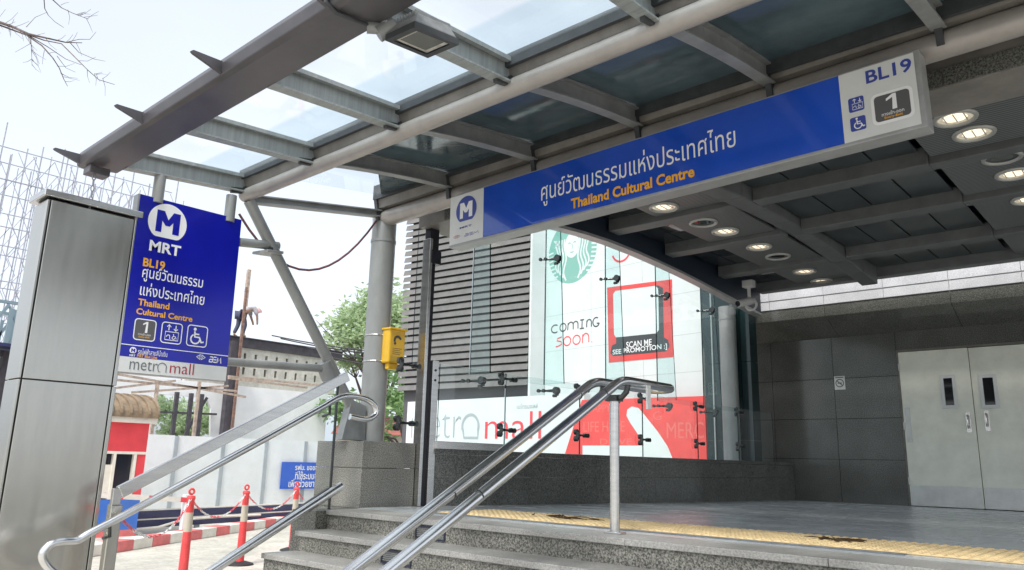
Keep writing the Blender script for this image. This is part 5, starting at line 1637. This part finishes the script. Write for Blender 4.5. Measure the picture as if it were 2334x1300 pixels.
# facing +Y, bent forward at the hip
P_ = lambda y, z, x=0: (x, y, z)
body = [P_(-.18, .86), P_(-.02, 1.02), P_(.22, 1.14), P_(.36, 1.10), P_(.46, 1.00)]
arms = [P_(.26, 1.12, .17), P_(.36, .86, .22), P_(.42, .60, .18), P_(.43, .52, .17), P_(.26, 1.12, -.17), P_(.36, .86, -.22), P_(.44, .62, -.16), P_(.45, .54, -.15)]
legs = [P_(-.16, .84, .10), P_(-.02, .46, .12), P_(-.10, .08, .12), P_(.06, .03, .12), P_(-.16, .84, -.10), P_(-.16, .46, -.13), P_(-.30, .08, -.13), P_(-.14, .03, -.13)]
vs = body + arms + legs
es = [(0, 1), (1, 2), (2, 3), (3, 4), (2, 5), (5, 6), (6, 7), (7, 8), (2, 9), (9, 10), (10, 11), (11, 12), (0, 13), (13, 14), (14, 15), (15, 16), (0, 17), (17, 18), (18, 19), (19, 20)]
rs = [.15, .15, .15, .065, .10, .07, .05, .04, .035, .07, .05, .04, .035, .10, .065, .045, .04, .10, .065, .045, .04]
person_skin('body', vs, es, rs, 'skin', wk)
person_skin('shirt', [(a, b, c_) for a, b, c_ in (body[:3] + [arms[0], (arms[1][0], arms[1][1], arms[1][2]), arms[4], arms[5]])], [(0, 1), (1, 2), (2, 3), (3, 4), (2, 5), (5, 6)], [.17, .175, .175, .10, .075, .10, .075], 'shirt', wk)
person_skin('trousers', [body[0]] + [legs[0], legs[1], (legs[2][0], legs[2][1], .12), legs[4], legs[5], (legs[6][0], legs[6][1], .12)], [(0, 1), (1, 2), (2, 3), (0, 4), (4, 5), (5, 6)], [.165, .12, .085, .07, .12, .085, .07], 'trousers', wk)
b = MB(); h_ = wp + Vector((0, .45, 1.03)); b.tube([h_ + Vector((0, -.02, .13)), h_ + Vector((0, .02, .11)), h_ + Vector((0, .08, .02)), h_ + Vector((0, .10, -.03))], [.02, .09, .125, .12], 12); b.build('cap', 'cap_pink', wk, smooth=True)

# far lattice scaffolds
def scaffold(name, X, ya, yb, z0, z1, ny, nz, m_, label, lean=0.0, w=.05, seed=1):
    t = thing(name, label, 'scaffold', (X, (ya + yb) / 2, GZ), 'steel scaffolds on the building site')
    rnd = random.Random(seed)
    b = MB(); h = MB()
    for lay in range(2):
        g = MB()
        x = X - lay * 1.8
        for i in range(ny + 1):
            y = ya + (yb - ya) * i / ny + rnd.uniform(-.12, .12)
            b.beam((x, y, z0), (x, y + lean, z1 + rnd.uniform(-.5, 1.1)), w, w, up=(1, 0, 0))
            b.beam((x, y + .35, z0), (x, y + .35 + lean, z1 + rnd.uniform(-.5, .3)), w * .7, w * .7, up=(1, 0, 0))
            for k in range(nz * 2):
                zz_ = z0 + (z1 - z0) * k / (nz * 2); s_ = 1 if k % 2 else 0
                g.beam((x, y + .35 * s_, zz_), (x, y + .35 * (1 - s_), zz_ + (z1 - z0) / (nz * 2)), w * .5, w * .5, up=(1, 0, 0))
        for k in range(nz + 1):
            zz_ = z0 + (z1 - z0) * k / nz + rnd.uniform(-.1, .1)
            h.beam((x, ya, zz_), (x, yb, zz_), w * (1.6 if k == nz - 1 and lay == 0 else .8), w * .8)
        for i in range(ny):
            k = rnd.randrange(nz)
            for kk in (k, (k + 2) % nz, (k + 5) % nz):
                y = ya + (yb - ya) * i / ny
                g.beam((x, y, z0 + (z1 - z0) * kk / nz), (x, y + (yb - ya) / ny, z0 + (z1 - z0) * (kk + 1) / nz), w * .7, w * .7, up=(1, 0, 0))
        g.build('braces', m_, t)
    b.build('standards', m_, t); h.build('ledgers', m_, t)
scaffold('lattice_scaffold', -34, 5.5, 14.6, GZ, 12.0, 13, 10, 'steel_hazed', 'tall haze-tinted lattice scaffold rising behind the steel pylon', .3, .042, 3)
scaffold('low_scaffold', -24, 3.6, 7.0, GZ, 4.3, 5, 4, 'galvanised_blue', 'dark blue grey low scaffold left of the steel pylon', .1, .10, 5)
# dark shed frame at the far left
sh = thing('steel_shed', 'dark steel shed frame at the left edge behind the pylon', 'shed', (-20, 5, GZ))
mb = MB()
for y in (4.4, 5.3, 6.4): mb.box((-20.1, y, GZ), (-19.9, y + .16, 2.6))
for z in (2.6, 2.2, 1.7): mb.beam((-20, 3.0, z), (-20, 6.8, z - .1), .1, .14)
mb.build('frame', 'charred_steel', sh)
mb = MB(); mb.hexa([(-21.5, 2.9, 2.75), (-19.4, 2.9, 2.7), (-19.4, 6.9, 2.6), (-21.5, 6.9, 2.65)], [(-21.5, 2.9, 2.82), (-19.4, 2.9, 2.77), (-19.4, 6.9, 2.67), (-21.5, 6.9, 2.72)]); mb.build('roof', 'navy', sh)

# ------------------------------------------------------------ trees
def leafy_tree(name, base, h, blobs, nl, lm, label, lsize=.22, seed=1):
    rnd = random.Random(seed)
    t = thing(name, label, 'tree', base, 'green trees beyond the building site')
    base = Vector(base)
    b = MB()
    fork = base + Vector((0, 0, h * .35))
    b.tube([base, base + Vector((.05, .1, h * .18)), fork], [h * .03, h * .024, h * .02], 8)
    for (c, r) in blobs:
        c = base + Vector(c)
        m_ = fork.lerp(c, .5) + Vector((rnd.uniform(-.3, .3), rnd.uniform(-.3, .3), .2))
        b.tube([fork - Vector((0, 0, .1)), m_, c], [h * .013, h * .008, h * .003], 6)
        for k in range(5):
            e = c + Vector((rnd.gauss(0, .5), rnd.gauss(0, .5), rnd.gauss(0, .35))) * r
            b.tube([m_.lerp(c, .5), m_.lerp(e, .7), e], [h * .004, h * .003, h * .001], 5)
    b.build('trunk', 'bark', t)
    g = MB()
    tot = sum(r ** 2 for _, r in blobs)
    for (c, r) in blobs:
        c = base + Vector(c)
        cl_ = []
        for k in range(int(10 * r) + 5):
            d_ = Vector((rnd.gauss(0, 1), rnd.gauss(0, 1), rnd.gauss(0, .7))).normalized() * r * rnd.uniform(.35, 1.0)
            cl_.append(c + Vector((d_.x, d_.y, d_.z * .7)))
        for k in range(int(nl * r * r / tot)):
            q_ = rnd.choice(cl_) + Vector((rnd.gauss(0, .24), rnd.gauss(0, .24), rnd.gauss(0, .15))) * r
            s_ = lsize * rnd.uniform(.5, 1.2)
            u_ = Vector((rnd.gauss(0, 1), rnd.gauss(0, 1), rnd.gauss(0, .5))).normalized()
            v_ = u_.cross(Vector((rnd.gauss(0, 1), rnd.gauss(0, 1), rnd.gauss(0, 1)))).normalized()
            g.poly([q_ - u_ * s_, q_ - v_ * s_ * .42, q_ + u_ * s_, q_ + v_ * s_ * .42])
    g.build('crown', lm, t)
def rp(px, py, D): return EYE + ray(px, py) * D
base = rp(860, 1000, 34); base.z = GZ
def rel(px, py, D): return rp(px, py, D) - base
leafy_tree('rain_tree', tuple(base), 8, [(rel(780, 780, 33), 1.0), (rel(815, 745, 34), 1.3), (rel(860, 720, 35), 1.4), (rel(905, 705, 34), 1.5), (rel(945, 720, 35), 1.4), (rel(970, 700, 36), 1.5), (rel(905, 760, 34), 1.2), (rel(850, 775, 33), 1.0), (rel(800, 830, 35), .9)], 10500, 'leaf_hazed', 'broad haze-tinted green tree standing behind the round column', .15, 2)
base = rp(930, 1000, 30); base.z = GZ
leafy_tree('small_tree', tuple(base), 5, [(rel(930, 860, 30), 1.0), (rel(890, 900, 30), .9), (rel(920, 930, 29), .8), (rel(820, 950, 30), 1.0), (rel(770, 930, 30), .9), (rel(850, 990, 30), .8)], 3600, 'leaf_green', 'darker low tree partly hidden by the round column', .14, 4)
base = rp(430, 1000, 36); base.z = GZ
leafy_tree('small_tree', tuple(base), 5.5, [(rel(370, 930, 36), 1.0), (rel(410, 960, 36), 1.1), (rel(450, 950, 35), 1.1), (rel(480, 970, 36), 1.0), (rel(395, 990, 36), 1.0), (rel(500, 930, 37), .9)], 3600, 'leaf_hazed', 'bushy tree showing through the opening in the white wall', .16, 6)
# low tiled roof house between the trees
hs = thing('tiled_roof_house', 'low house with red tiled roof seen behind the round column', 'house', (-27, 22.5, GZ))
a, b = rp(760, 985, 33), rp(960, 985, 33)
mb = MB()
c0, c1 = Vector((a.x, a.y, GZ)), Vector((b.x, b.y, GZ)); dn = Vector((-(c1 - c0).y, (c1 - c0).x, 0)).normalized() * 4
zt0 = rp(860, 992, 33).z
mb.hexa([c0, c1, c1 + dn, c0 + dn], [c0 + Vector((0, 0, zt0 - GZ)), c1 + Vector((0, 0, zt0 - GZ)), c1 + dn + Vector((0, 0, zt0 - GZ)), c0 + dn + Vector((0, 0, zt0 - GZ))]); mb.build('walls', 'cream', hs)
mb = MB(); e_ = -dn * .12
u0_, u1_ = c0 + e_ + Vector((0, 0, zt0 - GZ)), c1 + e_ + Vector((0, 0, zt0 - GZ))
mb.prism([u0_, u0_ + dn * 1.24, u0_ + dn * .62 + Vector((0, 0, .9))], u1_ - u0_); mb.build('roof', 'roof_tile_red', hs)

# bare tree reaching in from the left
bt = thing('bare_tree', 'leafless tree branches reaching in at the upper left corner', 'tree', (-9.3, .2, GZ))
mb = MB(); tw = MB()
rnd = random.Random(11)
trunk = [Vector((-9.3, .2, GZ)), Vector((-9.25, .3, 1.5)), Vector((-9.35, .5, 3.4)), Vector((-9.3, .8, 5.0))]
mb.tube(trunk, [.16, .13, .10, .06], 10)
DB = 9.4
def twig_path(pts, r0, r1):
    P3 = [rp(x, y, DB + .25 * math.sin(i * 1.3)) for i, (x, y) in enumerate(pts)]
    n = len(P3)
    tw.tube(P3, [r0 + (r1 - r0) * i / (n - 1) for i in range(n)], 6)
    return P3
def side_twigs(pts, n, ln, r):
    for k in range(n):
        i = rnd.randrange(len(pts) - 1); t_ = rnd.random()
        x = pts[i][0] + (pts[i + 1][0] - pts[i][0]) * t_; y = pts[i][1] + (pts[i + 1][1] - pts[i][1]) * t_
        a0 = math.atan2(pts[i + 1][1] - pts[i][1], pts[i + 1][0] - pts[i][0]) + rnd.choice((-1, 1)) * rnd.uniform(.5, 1.1)
        l = ln * rnd.uniform(.4, 1)
        q1 = (x + math.cos(a0) * l * .5, y + math.sin(a0) * l * .5); a1 = a0 + rnd.uniform(-.5, .5)
        twig_path([(x, y), q1, (q1[0] + math.cos(a1) * l * .5, q1[1] + math.sin(a1) * l * .5)], r, r * .5)
main = [(-60, 40), (-10, 48), (30, 62), (65, 78), (110, 88), (150, 97), (187, 98)]
twig_path(main, .022, .005)
s1 = twig_path([(-60, 30), (0, 58), (60, 80), (95, 104), (120, 132), (135, 155), (145, 180), (154, 197)], .012, .003)
twig_path([(65, 80), (100, 92), (140, 100), (175, 135), (200, 160), (225, 182), (261, 193)], .008, .003)
twig_path([(60, 78), (110, 108), (150, 135), (185, 148)], .006, .003)
twig_path([(100, -5), (102, 20), (110, 35), (125, 50), (145, 63)], .006, .003)
twig_path([(115, -5), (140, 18), (165, 30), (201, 44)], .007, .003)
twig_path([(60, 62), (80, 40), (108, 28)], .004, .002)
twig_path([(150, 97), (180, 90), (205, 90), (219, 73)], .005, .002)
twig_path([(160, 98), (180, 120), (215, 135), (240, 140)], .005, .002)
twig_path([(70, 85), (72, 120), (73, 150)], .004, .002)
twig_path([(130, 128), (150, 155), (172, 165)], .004, .002)
for pth in (main, [(65, 80), (140, 100), (200, 160), (261, 193)], [(60, 78), (120, 132), (154, 197)], [(115, -5), (165, 30), (201, 44)], [(-10, 48), (30, 62), (65, 78)], [(70, 85), (73, 150)]):
    side_twigs(pth, 9, 42, .003)
mb.tube([trunk[-1], trunk[-1].lerp(rp(-60, 40, DB), .6), rp(-60, 40, DB)], [.05, .035, .022], 8)
mb.tube([trunk[-1], rp(60, -80, DB), rp(100, -5, DB)], [.03, .015, .006], 8)
mb.tube([trunk[-1], rp(70, -70, DB), rp(115, -5, DB)], [.03, .015, .007], 8)
mb.build('trunk', 'bark', bt, smooth=True); tw.build('branches', 'bark', bt)
# overhead cables in the distance
for k, (a, b, lb) in enumerate((((620, 765), (1150, 812), 'uppermost distant black overhead cable behind the round column'), ((640, 772), (1150, 822), 'second distant black overhead cable behind the round column'), ((700, 792), (1150, 832), 'third distant black overhead cable behind the round column'), ((740, 812), (1150, 842), 'lowest distant black overhead cable behind the round column'))):
    mb = MB(); mb.tube(sag(rp(*a, 24), rp(*b, 21), .2), .022, 6)
    tag(mb.build('overhead_cable', 'wire_black'), lb, 'cable', 'overhead cables beyond the site')
